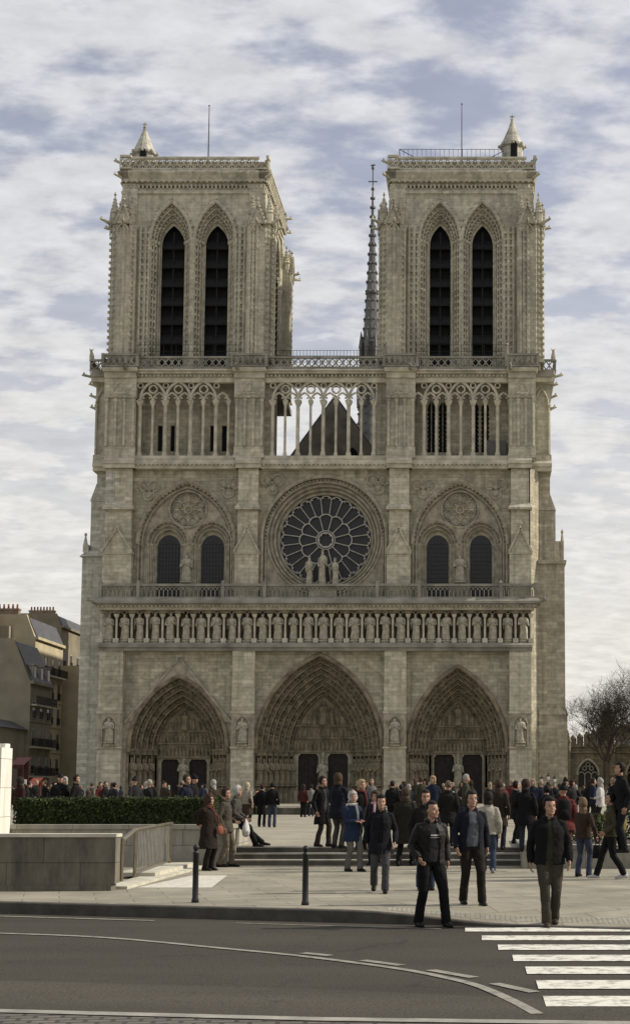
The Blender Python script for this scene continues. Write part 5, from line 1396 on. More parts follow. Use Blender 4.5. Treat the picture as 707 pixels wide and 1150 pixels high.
# ================================================================== people
tmp_scene = bpy.data.scenes.new('workshop')
def remesh(mb, voxel, name, smooth=4, wr=0.0, wscale=9.0, seed=0):
    me=bpy.data.meshes.new('tmp'); me.from_pydata(mb.v,[],mb.f); me.update()
    bm=bmesh.new(); bm.from_mesh(me); bmesh.ops.recalc_face_normals(bm,faces=bm.faces); bm.to_mesh(me); bm.free()
    o=bpy.data.objects.new('tmp',me); tmp_scene.collection.objects.link(o)
    r=o.modifiers.new('r','REMESH'); r.mode='VOXEL'; r.voxel_size=voxel; r.use_smooth_shade=True
    if smooth: s=o.modifiers.new('s','SMOOTH'); s.iterations=smooth; s.factor=.5
    if wr:
        for q,(sz,am) in enumerate(((.9/wscale,1.5),(.38/wscale,.7))):
            tx=bpy.data.textures.new('folds','CLOUDS'); tx.noise_scale=sz; tx.noise_depth=1
            dm=o.modifiers.new('d%d'%q,'DISPLACE'); dm.texture=tx; dm.strength=wr*am*1.6; dm.mid_level=.5; dm.texture_coords='LOCAL'
    vl=tmp_scene.view_layers[0]; vl.update(); dg=vl.depsgraph; out=bpy.data.meshes.new_from_object(o.evaluated_get(dg))
    bpy.data.objects.remove(o); bpy.data.meshes.remove(me)
    out.name=name; out.materials.clear()
    out.polygons.foreach_set('use_smooth',[True]*len(out.polygons))
    return out
_cl={}
def tone(c):
    g=.3*c[0]+.6*c[1]+.1*c[2]; return tuple((x*.72+g*.28)*(.44 if g<.12 else .66) for x in c)
def cloth(col, rough=.9, var=.18):
    k=(tuple(col),rough)
    if k not in _cl: _cl[k]=plain('cloth_%d'%len(_cl),tone(col),rough,var,14,.35,bscale=60,spec=.15)
    return _cl[k]
M['skin']=plain('skin',(.32,.185,.125),.55,.08,12,.05,spec=.4)
M['eye']=plain('eye_dark',(.03,.022,.018),.3,.1,5,0,spec=.5)
M['shoe']=plain('black_shoe',(.022,.020,.018),.45,.2,8,.1)
def ik(a,b,l1,l2,pole):
    a=Vector(a);b=Vector(b);d=b-a;L=min(d.length,(l1+l2)*.999);dn=d.normalized()
    x=(l1*l1-l2*l2+L*L)/(2*L); h=sqrt(max(0,l1*l1-x*x)); p=Vector(pole); p=(p-dn*p.dot(dn)).normalized()
    return a+dn*x+p*h, a+dn*L
def rings(mb,R,n=20):
    """R: (z, rx, yfront, yback[, cx])"""
    vs=[]
    for r in R:
        z,rx,yf,yb=r[:4]; cx=r[4] if len(r)>4 else 0
        cy=(yf+yb)/2; ry=(yb-yf)/2
        for j in range(n):
            t=2*pi*j/n; vs.append((cx+rx*sin(t),cy-ry*cos(t),z))
    K=len(R); fs=[(i*n+j,i*n+(j+1)%n,(i+1)*n+(j+1)%n,(i+1)*n+j) for i in range(K-1) for j in range(n)]
    fs.append(tuple(reversed(range(n)))); fs.append(tuple((K-1)*n+j for j in range(n)))
    mb.add(vs,fs)
def hring(z):
    T=[(1.44,.055,-.045,.06),(1.50,.056,-.05,.06),(1.515,.030,-.088,-.03),(1.53,.048,-.102,0.0),(1.56,.062,-.103,.045),(1.60,.072,-.099,.080),(1.64,.076,-.095,.092),(1.68,.076,-.093,.092),(1.715,.066,-.076,.078),(1.738,.044,-.05,.052),(1.75,.012,-.012,.014)]
    if z<=T[0][0]: return T[0]
    for a,b in zip(T,T[1:]):
        if a[0]<=z<=b[0]:
            f=(z-a[0])/(b[0]-a[0]); return tuple(p+(q-p)*f for p,q in zip(a,b))
    return T[-1]
def hand(mb, w, d, side, curl=.5, fwd=None):
    """palm and five bent fingers from wrist w along direction d"""
    w=Vector(w); d=Vector(d).normalized(); f=Vector(fwd or (0,-1,0)); f=(f-d*f.dot(d)).normalized(); s=d.cross(f)*(1)
    # f: across the palm (thumb side forward), s: palm normal, facing the body
    if s.x*side>0: s=-s
    old=mb.m; mb.m=None
    pc=w+d*.045
    for q in (-1,0,1): mb.tube([w+f*.010*q,pc+f*.024*q,w+d*.088+f*.026*q],[.017,.016,.013],6)
    for i,(o,l) in enumerate(((.031,.066),(.0105,.075),(-.0105,.070),(-.031,.055))):
        a=w+d*.085+f*o; b=a+(d*cos(curl*.6)+s*sin(curl*.6))*l*.45; c=b+(d*cos(curl*1.4)+s*sin(curl*1.4))*l*.32; e=c+(d*cos(curl*2)+s*sin(curl*2))*l*.25
        mb.tube([a,b,c,e],[.0095,.009,.0085,.006],6)
    a=w+d*.025+f*.026; b=a+(d*.75+f*.6)*.035; c=b+(d*.95+f*.15+s*.3)*.032
    mb.tube([a,b,c],[.012,.0105,.007],6); mb.m=old
class Spec(dict):
    def __getattr__(s,k): return s.get(k)
DEF=dict(vox=.014,coat=(.02,.02,.022),trou=(.03,.03,.032),shoe=(.02,.018,.016),hair=(.035,.022,.014),hs='short',hem=.82,open_=0,shirt=(.2,.2,.22),bulk=1.0,turn=0,tilt=0,
         fl=(.10,0,.09),fr=(-.10,0,.09),hl=(.25,-.03,.87),hr=(-.25,-.03,.87),bend=0,skirt=None,pelvis=0,collar=.5,sit=False)
def person_meshes(sp, far=False):
    s=Spec(DEF); s.update(sp); v=s.vox; out={}
    hipz=.92+s.pelvis; bl=s.bulk
    lean=s.bend                                      # forward lean of the trunk
    def tp(p):                                       # trunk transform
        p=Vector(p); dz=max(0,p.z-1.0); return Vector((p.x, p.y-dz*math.tan(lean), p.z+s.pelvis))
    J={}
    for n_,sg,ft,hd in (('l',1,s.fl,s.hl),('r',-1,s.fr,s.hr)):
        hip=Vector((sg*.088,0,hipz)); an=Vector(ft)
        kn,an=ik(hip,an,.44,.42,(sg*.06,-1,0 if not s.sit else .6))
        sh=tp((sg*.168,.008,1.392)); wr=Vector(hd)+Vector((0,-(hd[2]-1)*0,0))
        el,wr=ik(sh,wr,.30,.265,(sg*.55,1,-.25)); J[n_]=(hip,kn,an,sh,el,wr)
    # head transform
    hc=tp((0,.01,1.47)); HM=Matrix.Translation(hc)@Matrix.Rotation(radians(s.turn),4,'Z')@Matrix.Rotation(radians(s.tilt),4,'X')@Matrix.Translation((0,-.01,-1.47))
    # ---- body
    mb=MB()
    def trunk(m,R,n=20):
        k=len(m.v); rings(m,R,n)
        for i in range(k,len(m.v)): m.v[i]=tuple(tp(m.v[i]))
    trunk(mb,[(.86,.12,-.09,.09),(.95,.155,-.105,.11),(1.08,.135,-.095,.10),(1.25,.16,-.11,.11),(1.38,.155,-.09,.10),(1.44,.09,-.055,.07)])
    for n_ in 'lr':
        hip,kn,an,sh,el,wr=J[n_]
        mb.tube([hip+Vector((0,0,.04)),kn,an],[.078,.054,.036],10); mb.tube([an,an+Vector((0,-.05,-.045))],[.036,.03],8)
        mb.tube([sh,el,wr],[.047,.037,.026],10)
    mb.m=HM
    mb.tube([(0,.02,1.40),(0,.008,1.47),(0,0,1.56)],[.058,.052,.050],12)
    rings(mb,[hring(z) for z in (1.515,1.53,1.56,1.60,1.64,1.68,1.715,1.738,1.75)],20)
    mb.blob((0,-.108,1.600),.0135,.020,.018,8,6); mb.tube([(0,-.094,1.645),(0,-.118,1.602)],[.009,.012],6)
    mb.blob((0,-.101,1.563),.024,.010,.010,8,4); mb.blob((0,-.097,1.526),.022,.014,.014,8,4)
    for g in (-1,1):
        mb.blob((g*.030,-.092,1.650),.026,.012,.009,8,4); mb.blob((g*.076,.008,1.617),.010,.020,.032,8,6); mb.blob((g*.045,-.078,1.590),.024,.02,.02,8,4)
    mb.m=None
    me=remesh(mb,v if v<.012 else v*.85,'body',3)
    mh=MB()
    for n_,sg in (('l',1),('r',-1)):
        hip,kn,an,sh,el,wr=J[n_]; hand(mh,wr-(wr-el).normalized()*.01,(wr-el),sg,.55)
    bm=bmesh.new(); bm.from_mesh(me); k=len(bm.verts)
    nv=[bm.verts.new(p) for p in mh.v]
    for f in mh.f:
        try: bm.faces.new([nv[i] for i in f]).smooth=True
        except ValueError: pass
    bm.to_mesh(me); bm.free(); me.materials.append(M['skin']); out['body']=me
    # ---- eyes, brows and mouth as small features
    if not far:
        m=MB(); m.m=HM
        for g in (-1,1): m.blob((g*.031,-.0965,1.636),.0125,.006,.0055,8,4); m.bar((g*.016,-.1035,1.657),(g*.046,-.094,1.658),.007,.006)
        m.bar((-.020,-.110,1.5635),(.020,-.110,1.5635),.004,.004)
        if s.glasses:
            for g in (-1,1): m.tube([(g*.031+.02*cos(t*pi/5),-.108,1.636+.015*sin(t*pi/5)) for t in range(10)],.0025,4,True)
        e=bpy.data.meshes.new('eyes'); e.from_pydata(m.v,[],m.f); e.materials.append(M['eye']); out['eyes']=e
    # ---- hair
    if s.hs!='bald':
        m=MB(); n=28; low={'short':1.56,'crop':1.58,'bob':1.49,'long':1.30,'beanie':1.635,'cap':1.655,'grey_bob':1.53}[s.hs]
        th={'short':.016,'crop':.009,'bob':.030,'long':.026,'beanie':.020,'cap':.016,'grey_bob':.028}[s.hs]
        fa={'short':72,'crop':78,'bob':50,'long':48,'beanie':0,'cap':0,'grey_bob':58}[s.hs]; hl_={'short':1.693,'crop':1.70,'bob':1.69,'long':1.69,'grey_bob':1.695}.get(s.hs,0)
        zs=[low]; 
        while zs[-1]<1.745: zs.append(zs[-1]+.022)
        vs=[]
        for z in zs+[1.752]:
            _,rx,yf,yb=hring(min(z,1.748)); 
            if z<1.56: rx=max(rx,.066); yb=max(yb,.085); yf=-.04
            zz=z+(th if z>1.70 else 0)*max(0,(z-1.70)/.05)
            for j in range(n):
                t=2*pi*j/n; a=abs((t+pi)%(2*pi)-pi)*180/pi
                q=th*(1+.5*noise.noise(Vector((sin(t)*3,cos(t)*3,z*30))))
                if z<hl_ and a<fa+(18 if z<1.635 and s.hs in('short','crop') else 0): q=-.016
                elif z<low+.03 and s.hs in('short','crop'): q*=.3
                cy=(yf+yb)/2
                vs.append(((rx+q)*sin(t),cy-((yb-yf)/2+q)*cos(t),zz))
        K=len(zs)+1
        m.m=HM; m.add(vs,[(i*n+j,i*n+(j+1)%n,(i+1)*n+(j+1)%n,(i+1)*n+j) for i in range(K-1) for j in range(n)]+[tuple(reversed(range(n))),tuple((K-1)*n+j for j in range(n))])
        if s.hs=='cap': m.frust(-.06,.06,-.17,-.06,1.658,-.055,.055,-.15,-.05,1.672)
        if s.hs=='beanie': m.blob((0,.03,1.775),.05,.05,.045,10,6)
        h=bpy.data.meshes.new('hair'); h.from_pydata(m.v,[],m.f); h.polygons.foreach_set('use_smooth',[True]*len(h.polygons)); h.materials.append(cloth(s.hair,.7,.35)); out['hat' if s.hs in('beanie','cap') else 'hair']=h
    # ---- trousers or skirt
    m=MB()
    def pel(R):
        k=len(m.v); rings(m,R)
        for i in range(k,len(m.v)): x,y,z=m.v[i]; m.v[i]=(x,y,z+s.pelvis)
    pel([(.84,.13,-.10,.11),(.92,.172*bl,-.12*bl,.125*bl),(1.0,.165*bl,-.115*bl,.115*bl),(1.06,.15*bl,-.11,.11)])
    for n_ in 'lr':
        hip,kn,an,sh,el,wr=J[n_]
        mid=hip.lerp(kn,.5)+Vector((0,-.005,0))
        m.tube([hip+Vector((0,0,.05)),mid,kn,kn.lerp(an,.5)+Vector((0,.012,0)),an+Vector((0,-.005,-.035))],[.098*bl,.090*bl,.072,.068,.070],12)
    out['trousers']=remesh(m,v,'trousers',3,.006 if v<.02 else 0,8,1); out['trousers'].materials.append(cloth(s.trou))
    if s.skirt:
        m=MB(); rings(m,[(s.skirt[0],.21,-.16,.17),(.75,.20,-.15,.16),(.92,.185,-.13,.135),(1.02,.16,-.12,.12)]); out['skirt']=remesh(m,v,'skirt',2,.006,8,2); out['skirt'].materials.append(cloth(s.skirt[1]))
    # ---- shoes
    for n_ in 'lr':
        hip,kn,an,sh,el,wr=J[n_]; sg=1 if n_=='l' else -1
        m=MB(); up=an.z-.09; z0=up
        pts=[(0,.075,.036,.036),(0,.02,.044,.044),(0,-.06,.048,.038),(0,-.13,.048,.030),(0,-.19,.032,.022)]
        vs=[];nn=10
        for (_,y,r,hh) in pts:
            for j in range(nn):
                t=2*pi*j/nn; vs.append((an.x+sg*.008*(-y*4)+r*sin(t),an.y+y, z0+hh+max(-hh*.98,hh*1.15*cos(t)) + (.03 if y>0 and cos(t)>.5 else 0)))
        m.add(vs,[(i*nn+j,i*nn+(j+1)%nn,(i+1)*nn+(j+1)%nn,(i+1)*nn+j) for i in range(4) for j in range(nn)]+[tuple(reversed(range(nn))),tuple(4*nn+j for j in range(nn))])
        if .03<up<.3:
            R_=Matrix.Translation((an.x,an.y-.12,z0))@Matrix.Rotation(min(.7,up*3),4,'X')@Matrix.Translation((-an.x,-an.y+.12,-z0))
            m.v=[tuple(R_@Vector(p)-Vector((0,0,up*.55))) for p in m.v]
        e=bpy.data.meshes.new('shoe'); e.from_pydata(m.v,[],m.f); e.polygons.foreach_set('use_smooth',[True]*len(e.polygons)); e.materials.append(cloth(s.shoe,.45)); out['shoe_'+n_]=e
    # ---- shirt under an open coat
    if s.open_:
        m=MB(); trunk(m,[(.90,.165*bl,-.125*bl,.11),(1.08,.155*bl,-.122*bl,.11),(1.27,.17*bl,-.125*bl,.115),(1.40,.14,-.095,.10),(1.455,.075,-.06,.07)])
        sh_=remesh(m,v,'shirt',3,.004,10,3); sh_.materials.append(cloth(s.shirt))
        if s.stripe:
            sh_.materials.append(cloth((.55,.54,.5)))
            for p in sh_.polygons:
                z=p.center.z
                if 1.265<z<1.285 or 1.235<z<1.245: p.material_index=1
        out['shirt']=sh_
    # ---- coat
    m=MB(); R=[]
    hem=s.hem
    if hem<.8: R+= [(hem,.235*bl,-.185*bl,.185*bl),(hem+.12,.225*bl,-.175*bl,.175*bl)]
    R+=[(max(hem+.22,.80) if hem<.8 else hem,.200*bl,-.150*bl,.150*bl),(.97,.192*bl,-.142*bl,.142*bl),(1.09,.182*bl,-.137*bl,.132*bl),(1.26,.198*bl,-.145*bl,.142*bl),(1.34,.188*bl,-.130*bl,.136*bl),(1.40,.160,-.100,.118),(1.44,.112,-.078,.095),(1.475,.082,-.068,.078)]
    trunk(m,R,24)
    for n_ in 'lr':
        hip,kn,an,sh,el,wr=J[n_]; dd=(wr-el).normalized()
        m.tube([sh+Vector((-.05 if n_=='l' else .05,0,.012)),sh,sh.lerp(el,.5),el,el.lerp(wr,.55),wr-dd*.005],[.050,.064*bl,.064*bl,.058*bl,.053*bl,.047],12)
    k=len(m.v); m.tube([(.073*cos(t*pi/8),.004+.07*sin(t*pi/8),1.475+(.012*sin(t*pi/8))) for t in range(16)],.024*(1+s.collar*.4),6,True)
    for i in range(k,len(m.v)): m.v[i]=tuple(tp(m.v[i]))
    co=remesh(m,v,'coat',3,.009 if v<.02 else 0,7,5+s.wseed if s.wseed else 5)
    if s.open_:
        bm=bmesh.new(); bm.from_mesh(co); kill=[]
        for vv in bm.verts:
            x,y,z=vv.co; z0=z-s.pelvis; dy=y+max(0,z0-1)*math.tan(lean)
            w=s.open_*(.45+.55*min(1,max(0,(1.50-z0)/.4))) + .02*max(0,(1.1-z0))
            if dy<-.02 and abs(x+.01*sin(z*9))<w: kill.append(vv)
        bmesh.ops.delete(bm,geom=kill,context='VERTS')
        # lapel edge thickness
        bm.to_mesh(co); bm.free()
        sol=co
    co.materials.append(cloth(s.coat,s.gloss or .9)); out['coat']=co
    if s.scarf:
        m=MB(); m.tube([(.085*cos(t*pi/8),-.005+.085*sin(t*pi/8),1.475+.01*cos(3*t)) for t in range(16)],.032,7,True); m.tube([(.03,-.10,1.46),(.045,-.145,1.3),(.05,-.155,1.12)],[.03,.03,.028],6)
        m.v=[tuple(tp(p)) for p in m.v]; e=bpy.data.meshes.new('scarf'); e.from_pydata(m.v,[],m.f); e.polygons.foreach_set('use_smooth',[True]*len(e.polygons)); e.materials.append(cloth(s.scarf)); out['scarf']=e
    return out
def spot(px,py,z):
    """ground point seen at photo pixel (px, py) for a floor of height z"""
    a=radians(5.9); u=(px-537)/1650; v=(718-py)/1650; dy=cos(a)-v*sin(a); dz=sin(a)+v*cos(a); t=(z-1.85)/dz
    return 16+u*t,-150+dy*t
def zat(py,Y):
    a=radians(5.9); v=(718-py)/1650; dy=cos(a)-v*sin(a); dz=sin(a)+v*cos(a); return 1.85+dz*(Y+150)/dy
NAMES={'shoe_l':'shoe','shoe_r':'shoe','eyes':'eyes'}
def person(px,py,hy,z,rz,label,group=None,H=None,**sp):
    x,y=spot(px,py,z); 
    if H is None: H=max(1.52,min(1.86,zat(hy,y)-z))
    R=empty('person',(x,y,z),radians(rz)); R.scale=(1,1,1); tag(R,label,'person',group)
    ms=person_meshes(sp); k=H/1.762
    S=Matrix.Scale(k,4)
    for n,me in ms.items():
        me.transform(S); o=bpy.data.objects.new(NAMES.get(n,n),me); COL.objects.link(o); o.parent=R
        if n=='hair' and sp.get('gh'): o['label']=sp['gh']
    R['_k']=0; del R['_k']
    return R,k
def held(name,label,cat,R,build,mat,k=1.0):
    """a carried thing of its own, placed in the carrier's frame"""
    m=MB(); build(m); o=bpy.data.objects.new(name,bpy.data.meshes.new(name)); o.data.from_pydata([(a*k,b*k,c*k) for a,b,c in m.v],[],m.f); o.data.materials.append(mat)
    o.data.polygons.foreach_set('use_smooth',[True]*len(o.data.polygons))
    b_=o.modifiers.new('b','BEVEL') if False else None
    o.location=R.location; o.rotation_euler=R.rotation_euler; COL.objects.link(o); tag(o,label,cat); return o
def pack(m,x=0,y=.22,z=1.22,w=.15,d=.09,h=.23):
    for i in range(5):
        pass
    m.lathe((x,y,z-h),[(.02,0),(w*.8,.01),(w,.06),(w*1.03,h),(w*.95,h*1.7),(w*.6,h*1.95),(.05,h*2)],14,1,d/w)
    m.lathe((x,y+d*.75,z-h*.75),[(.02,0),(w*.6,.01),(w*.68,h*.4),(w*.55,h*.75),(.05,h*.8)],12,1,.4)
    for g in (-1,1): m.tube([(x+g*.09,y-.06,z-.15),(x+g*.13,-.0,z-.1),(x+g*.12,-.14,z+.03),(x+g*.11,-.12,z+.16),(x+g*.10,.02,z+.23),(x+g*.08,y-.04,z+.16)],.014,6)
BLK=(.018,.018,.019)
# --- four men in front
P1,k=person(483,1041,899,0,22,'man in open black leather jacket over a grey striped sweater, stepping off the kerb',vox=.009,coat=(.020,.018,.016),gloss=.5,trou=(.014,.014,.015),shirt=(.045,.046,.05),open_=.085,stripe=True,turn=28,hs='crop',hair=(.03,.022,.016),bulk=1.08,hem=.86,
    fl=(.19,-.12,.09),fr=(-.16,.06,.09),hl=(.27,.05,.90),hr=(-.23,-.16,.95),bend=.04,wseed=1)
P2,k=person(529,1017,888,.155,14,'man in open navy jacket over a blue grey striped shirt with dark brown trousers',vox=.009,coat=(.020,.023,.038),trou=(.035,.028,.020),shirt=(.11,.125,.15),open_=.10,turn=8,hs='short',hair=(.05,.035,.022),bulk=1.03,hem=.84,
    fl=(.13,-.16,.09),fr=(-.11,.10,.10),hl=(.26,.04,.87),hr=(-.25,-.08,.88),wseed=2)
P3,k=person(617,1041,895,0,2,'man in black quilted jacket and olive brown trousers walking onto the zebra crossing',vox=.009,coat=(.014,.014,.015),trou=(.10,.085,.055),shirt=(.06,.065,.03),open_=.045,turn=18,hs='short',hair=(.02,.014,.010),shoe=(.10,.06,.035),bulk=1.08,hem=.84,
    fl=(.07,.12,.12),fr=(-.05,-.10,.09),hl=(.265,-.10,.88),hr=(-.255,.06,.86),wseed=3)
P4,k=person(427,1003,893,PAVE,4,'man in buttoned dark navy coat and grey trousers walking with one heel raised',vox=.011,coat=(.016,.018,.026),trou=(.11,.11,.12),shirt=(.02,.02,.024),open_=.03,turn=6,hs='short',hair=(.02,.014,.01),hem=.70,
    fl=(.08,-.16,.09),fr=(-.12,.22,.17),hl=(.25,-.12,.90),hr=(-.245,.08,.88),wseed=4)
P5,k=person(395,979,889,PAVE,38,'older woman with short grey hair in a bright blue coat holding her hands together',vox=.012,coat=(.03,.055,.135),trou=(.17,.16,.14),hs='grey_bob',hair=(.48,.46,.42),scarf=(.62,.60,.56),hem=.66,turn=-10,
    fl=(.12,-.14,.09),fr=(-.09,.06,.09),hl=(.10,-.24,1.12),hr=(-.06,-.25,1.10),wseed=6)
# --- middle distance on the steps and the edge of the square
person(361,951,872,PLAZA,55,'man in knee length black coat standing at the top of the steps looking right',coat=(.016,.016,.018),trou=(.055,.045,.035),open_=.05,shirt=(.09,.09,.10),hem=.56,turn=20,wseed=7,fl=(.10,-.14,.09),fr=(-.10,.08,.09))
person(379,953,869,PLAZA,150,'tall brown haired person in dark navy jacket seen from behind with grey trousers',coat=(.018,.022,.04),trou=(.12,.11,.095),hs='bob',hair=(.13,.07,.03),bulk=1.12,hem=.70,turn=40,hl=(.16,-.30,1.28),hr=(-.12,-.30,1.28),wseed=8)
person(405,955,877,PLAZA,40,'blonde woman in a dark jacket with a red scarf behind the blue coat',coat=(.02,.018,.02),trou=(.02,.02,.02),hs='bob',hair=(.42,.28,.12),scarf=(.25,.03,.03),hem=.72,wseed=9)
person(421,972,887,PAVE+.13,-25,'brown haired woman with a pink scarf half hidden behind the man in navy coat',coat=(.03,.025,.03),trou=(.02,.02,.02),hs='bob',hair=(.10,.055,.03),scarf=(.60,.30,.36),hem=.72,H=1.55,wseed=10)
person(455,973,885,PAVE,172,'person with a fur trimmed hood and long dark olive coat seen from behind',coat=(.045,.040,.026),trou=(.02,.02,.02),hs='bob',hair=(.12,.08,.045),scarf=(.13,.09,.05),hem=.50,bulk=1.1,wseed=11,fl=(.14,.1,.09),fr=(-.14,-.12,.09))
person(477,1000,887,PAVE,12,'man with glasses and blue jeans just behind the black leather jacket',vox=.012,coat=(.03,.025,.022),trou=(.045,.07,.14),glasses=True,hs='short',hair=(.05,.035,.022),wseed=12)
person(503,951,878,PLAZA,178,'stocky balding man in a hooded dark coat seen from behind near the middle portal',coat=(.028,.026,.022),trou=(.03,.03,.032),hs='crop',hair=(.16,.11,.075),hem=.62,bulk=1.15,scarf=(.05,.04,.03),wseed=13)
person(548,981,890,PAVE,176,'dark haired person in a cream jacket and blue jeans seen from behind',coat=(.46,.42,.32),trou=(.06,.10,.19),shoe=(.3,.3,.3),hs='bob',hair=(.03,.02,.015),hem=.84,wseed=14)
person(560,955,881,PLAZA,165,'woman with long brown hair and a brown coat beside the cream jacket',coat=(.06,.04,.022),trou=(.03,.035,.055),hs='long',hair=(.11,.06,.03),hem=.60,wseed=15)
person(590,957,884,PLAZA,170,'person in a long black coat and jeans seen from behind left of the quilted jacket',coat=(.016,.015,.016),trou=(.05,.06,.10),hs='bob',hair=(.07,.03,.018),hem=.66,bulk=1.1,hl=(.2,-.2,1.1),wseed=16)
person(579,948,893,PLAZA,120,'dark clothed person partly hidden behind the long black coat at the plaza edge',coat=(.02,.02,.022),trou=(.02,.02,.02),hem=.7,wseed=17)
person(614,958,882,PLAZA-.13,182,'man in black jacket seen from behind between the lamp and the red jacket',coat=(.018,.018,.02),trou=(.02,.02,.02),hs='short',hair=(.025,.018,.012),bulk=1.12,wseed=18)
PR,k=person(633,974,881,PAVE,184,'person in a bright red jacket and black knitted hat seen from behind',coat=(.26,.03,.025),trou=(.24,.035,.028),hs='beanie',hair=(.016,.016,.018),bulk=1.05,hem=.78,turn=25,wseed=19)
held('backpack','black backpack worn over the bright red jacket','backpack',PR,lambda m:pack(m,.02),cloth(BLK),k)
PW,k=person(655,985,897,PAVE,150,'woman with long light brown hair, brown jacket and blue jeans holding a black bag',vox=.012,coat=(.085,.048,.025),trou=(.085,.11,.19),hs='long',hair=(.22,.13,.06),hem=.86,turn=30,fl=(.15,0,.09),fr=(-.13,0,.09),hl=(-.0,-.20,1.0),hr=(-.33,-.0,.90),wseed=20)
def bag(m):
    m.frust(-.46,-.24,-.06,.05,.42,-.42,-.27,-.04,.04,.72); m.tube([(-.40,0,.72),(-.36,.0,.88),(-.30,0,.72)],.01,6)
held('handbag','black shoulder bag hanging from the hand of the woman in blue jeans','bag',PW,bag,cloth(BLK),k)
PO,k=person(686,988,890,PAVE,-88,'man in an olive green jacket and white shoes striding left at the right edge',vox=.012,coat=(.095,.085,.035),trou=(.016,.016,.018),shoe=(.55,.55,.55),hs='short',hair=(.02,.015,.01),hem=.86,fl=(.08,.26,.13),fr=(-.08,-.30,.09),hl=(.2,-.15,.95),hr=(-.22,-.12,.95),wseed=21)
held('backpack','black and yellow backpack on the man in the olive green jacket','backpack',PO,lambda m:pack(m,0,.22,1.2),cloth((.30,.25,.03)),k)
person(700,958,858,.68,-80,'tall man in a black jacket standing high on the planter edge at the right',coat=(.018,.018,.022),trou=(.02,.02,.026),hs='short',hair=(.03,.018,.012),H=1.72,wseed=22,bend=.12)
# --- group at the end of the planter wall
PC,k=person(233,978,892,PAVE,62,'woman in a long dark brown coat leaning back against the planter wall',vox=.012,coat=(.045,.026,.017),trou=(.03,.02,.016),hs='bob',hair=(.10,.045,.022),scarf=(.20,.07,.035),hem=.50,bulk=1.12,turn=20,hl=(.22,-.12,1.05),hr=(-.20,.1,1.05),wseed=23)
def sbag(m):
    m.lathe((.13,-.24,.82),[(.03,0),(.10,.02),(.11,.14),(.08,.2),(.02,.21)],12,1,.5); m.tube([(.13,-.24,1.02),(.12,-.18,1.25),(-.06,-.10,1.46),(-.14,.06,1.42)],.012,6)
held('shoulder_bag','orange red shoulder bag in front of the long brown coat','bag',PC,sbag,cloth((.36,.09,.04)),k)
person(252,974,885,PAVE,84,'man in a tan olive jacket and light brown trousers standing in profile by the wall',vox=.012,coat=(.13,.105,.065),trou=(.17,.13,.08),hs='short',hair=(.07,.035,.02),shoe=(.03,.02,.015),hem=.78,fl=(.1,-.12,.09),fr=(-.1,.08,.09),hl=(.16,-.2,1.0),wseed=24)
# seated man with a plastic bag
xs_,ys_=10.30,-115.6
R=empty('person',(xs_,ys_,PAVE),radians(88)); tag(R,'white haired man in grey brown coat sitting on the wall end with legs stretched out','person')
for n,me in person_meshes(dict(vox=.012,coat=(.13,.12,.09),trou=(.014,.014,.016),hs='grey_bob',hair=(.55,.52,.47),hem=.86,pelvis=.10,sit=True,fl=(.12,-.72,.50),fr=(-.12,-.58,.49),hl=(.2,-.30,1.06),hr=(-.18,-.28,1.06),bend=.18,wseed=25)).items():
    me.transform(Matrix.Scale(.97,4)); o=bpy.data.objects.new(NAMES.get(n,n),me); COL.objects.link(o); o.parent=R
def pbag(m): m.lathe((-.18,-.34,.62),[(.03,0),(.12,.03),(.15,.14),(.12,.26),(.05,.36),(.02,.42)],12,1,.6,.06)
held('plastic_bag','white plastic bag hanging from the hands of the seated man','bag',R,pbag,cloth((.72,.71,.68)),1)
PB,k=person(276.5,930,879,PLAZA,155,'blonde woman in a beige jacket and brown skirt seen from behind on the square',coat=(.38,.32,.22),trou=(.03,.02,.015),skirt=(.50,(.09,.055,.03)),hs='bob',hair=(.50,.40,.24),shoe=(.04,.02,.015),hem=.92,wseed=26)
held('shoulder_bag','dark brown shoulder bag of the blonde woman in the brown skirt','bag',PB,lambda m:(m.lathe((-.22,.06,.95),[(.03,0),(.10,.02),(.11,.16),(.07,.2)],10,.6,1),m.tube([(-.22,.06,1.15),(-.17,.02,1.46)],.012,5)),cloth((.07,.04,.022)),k)
person(293.5,929,885,PLAZA,178,'slim person in a black dress standing between the beige jacket and the blue jeans',coat=(.016,.015,.017),trou=(.02,.018,.018),skirt=(.52,(.016,.015,.017)),hs='short',hair=(.06,.03,.02),H=1.52,hem=.84,wseed=27)
person(305,929.5,879,PLAZA,182,'person in black sweater and blue jeans seen from behind, right of the black dress',coat=(.016,.016,.018),trou=(.075,.11,.18),hs='short',hair=(.02,.015,.012),H=1.58,hem=.88,wseed=28)
person(340,918,886,PLAZA,170,'person in a dark red sweater standing alone before the middle portal',coat=(.13,.025,.02),trou=(.02,.02,.022),H=1.6,hs='bob',hair=(.06,.03,.02),vox=.02,wseed=29)
person(349,917,888,PLAZA,190,'person in a pale grey jacket just right of the dark red sweater',coat=(.25,.25,.22),trou=(.04,.05,.06),H=1.6,vox=.02,wseed=30)
person(208,948,871,PLAZA,75,'man in a navy anorak walking behind the right end of the hedge',vox=.014,coat=(.018,.022,.05),trou=(.02,.02,.022),hs='short',hair=(.10,.06,.035),bulk=1.15,H=1.68,wseed=31)
person(66,936,868,PLAZA,30,'man in black coat and dark flat cap behind the hedge at the left',vox=.016,coat=(.015,.015,.018),trou=(.02,.02,.02),hs='cap',hair=(.014,.014,.018),H=1.80,bulk=1.1,wseed=32)
person(84,936,870,PLAZA,95,'bare headed man in black coat beside the man with the flat cap',vox=.016,coat=(.015,.014,.014),trou=(.02,.02,.02),hs='short',hair=(.07,.03,.018),H=1.77,bulk=1.15,wseed=33)
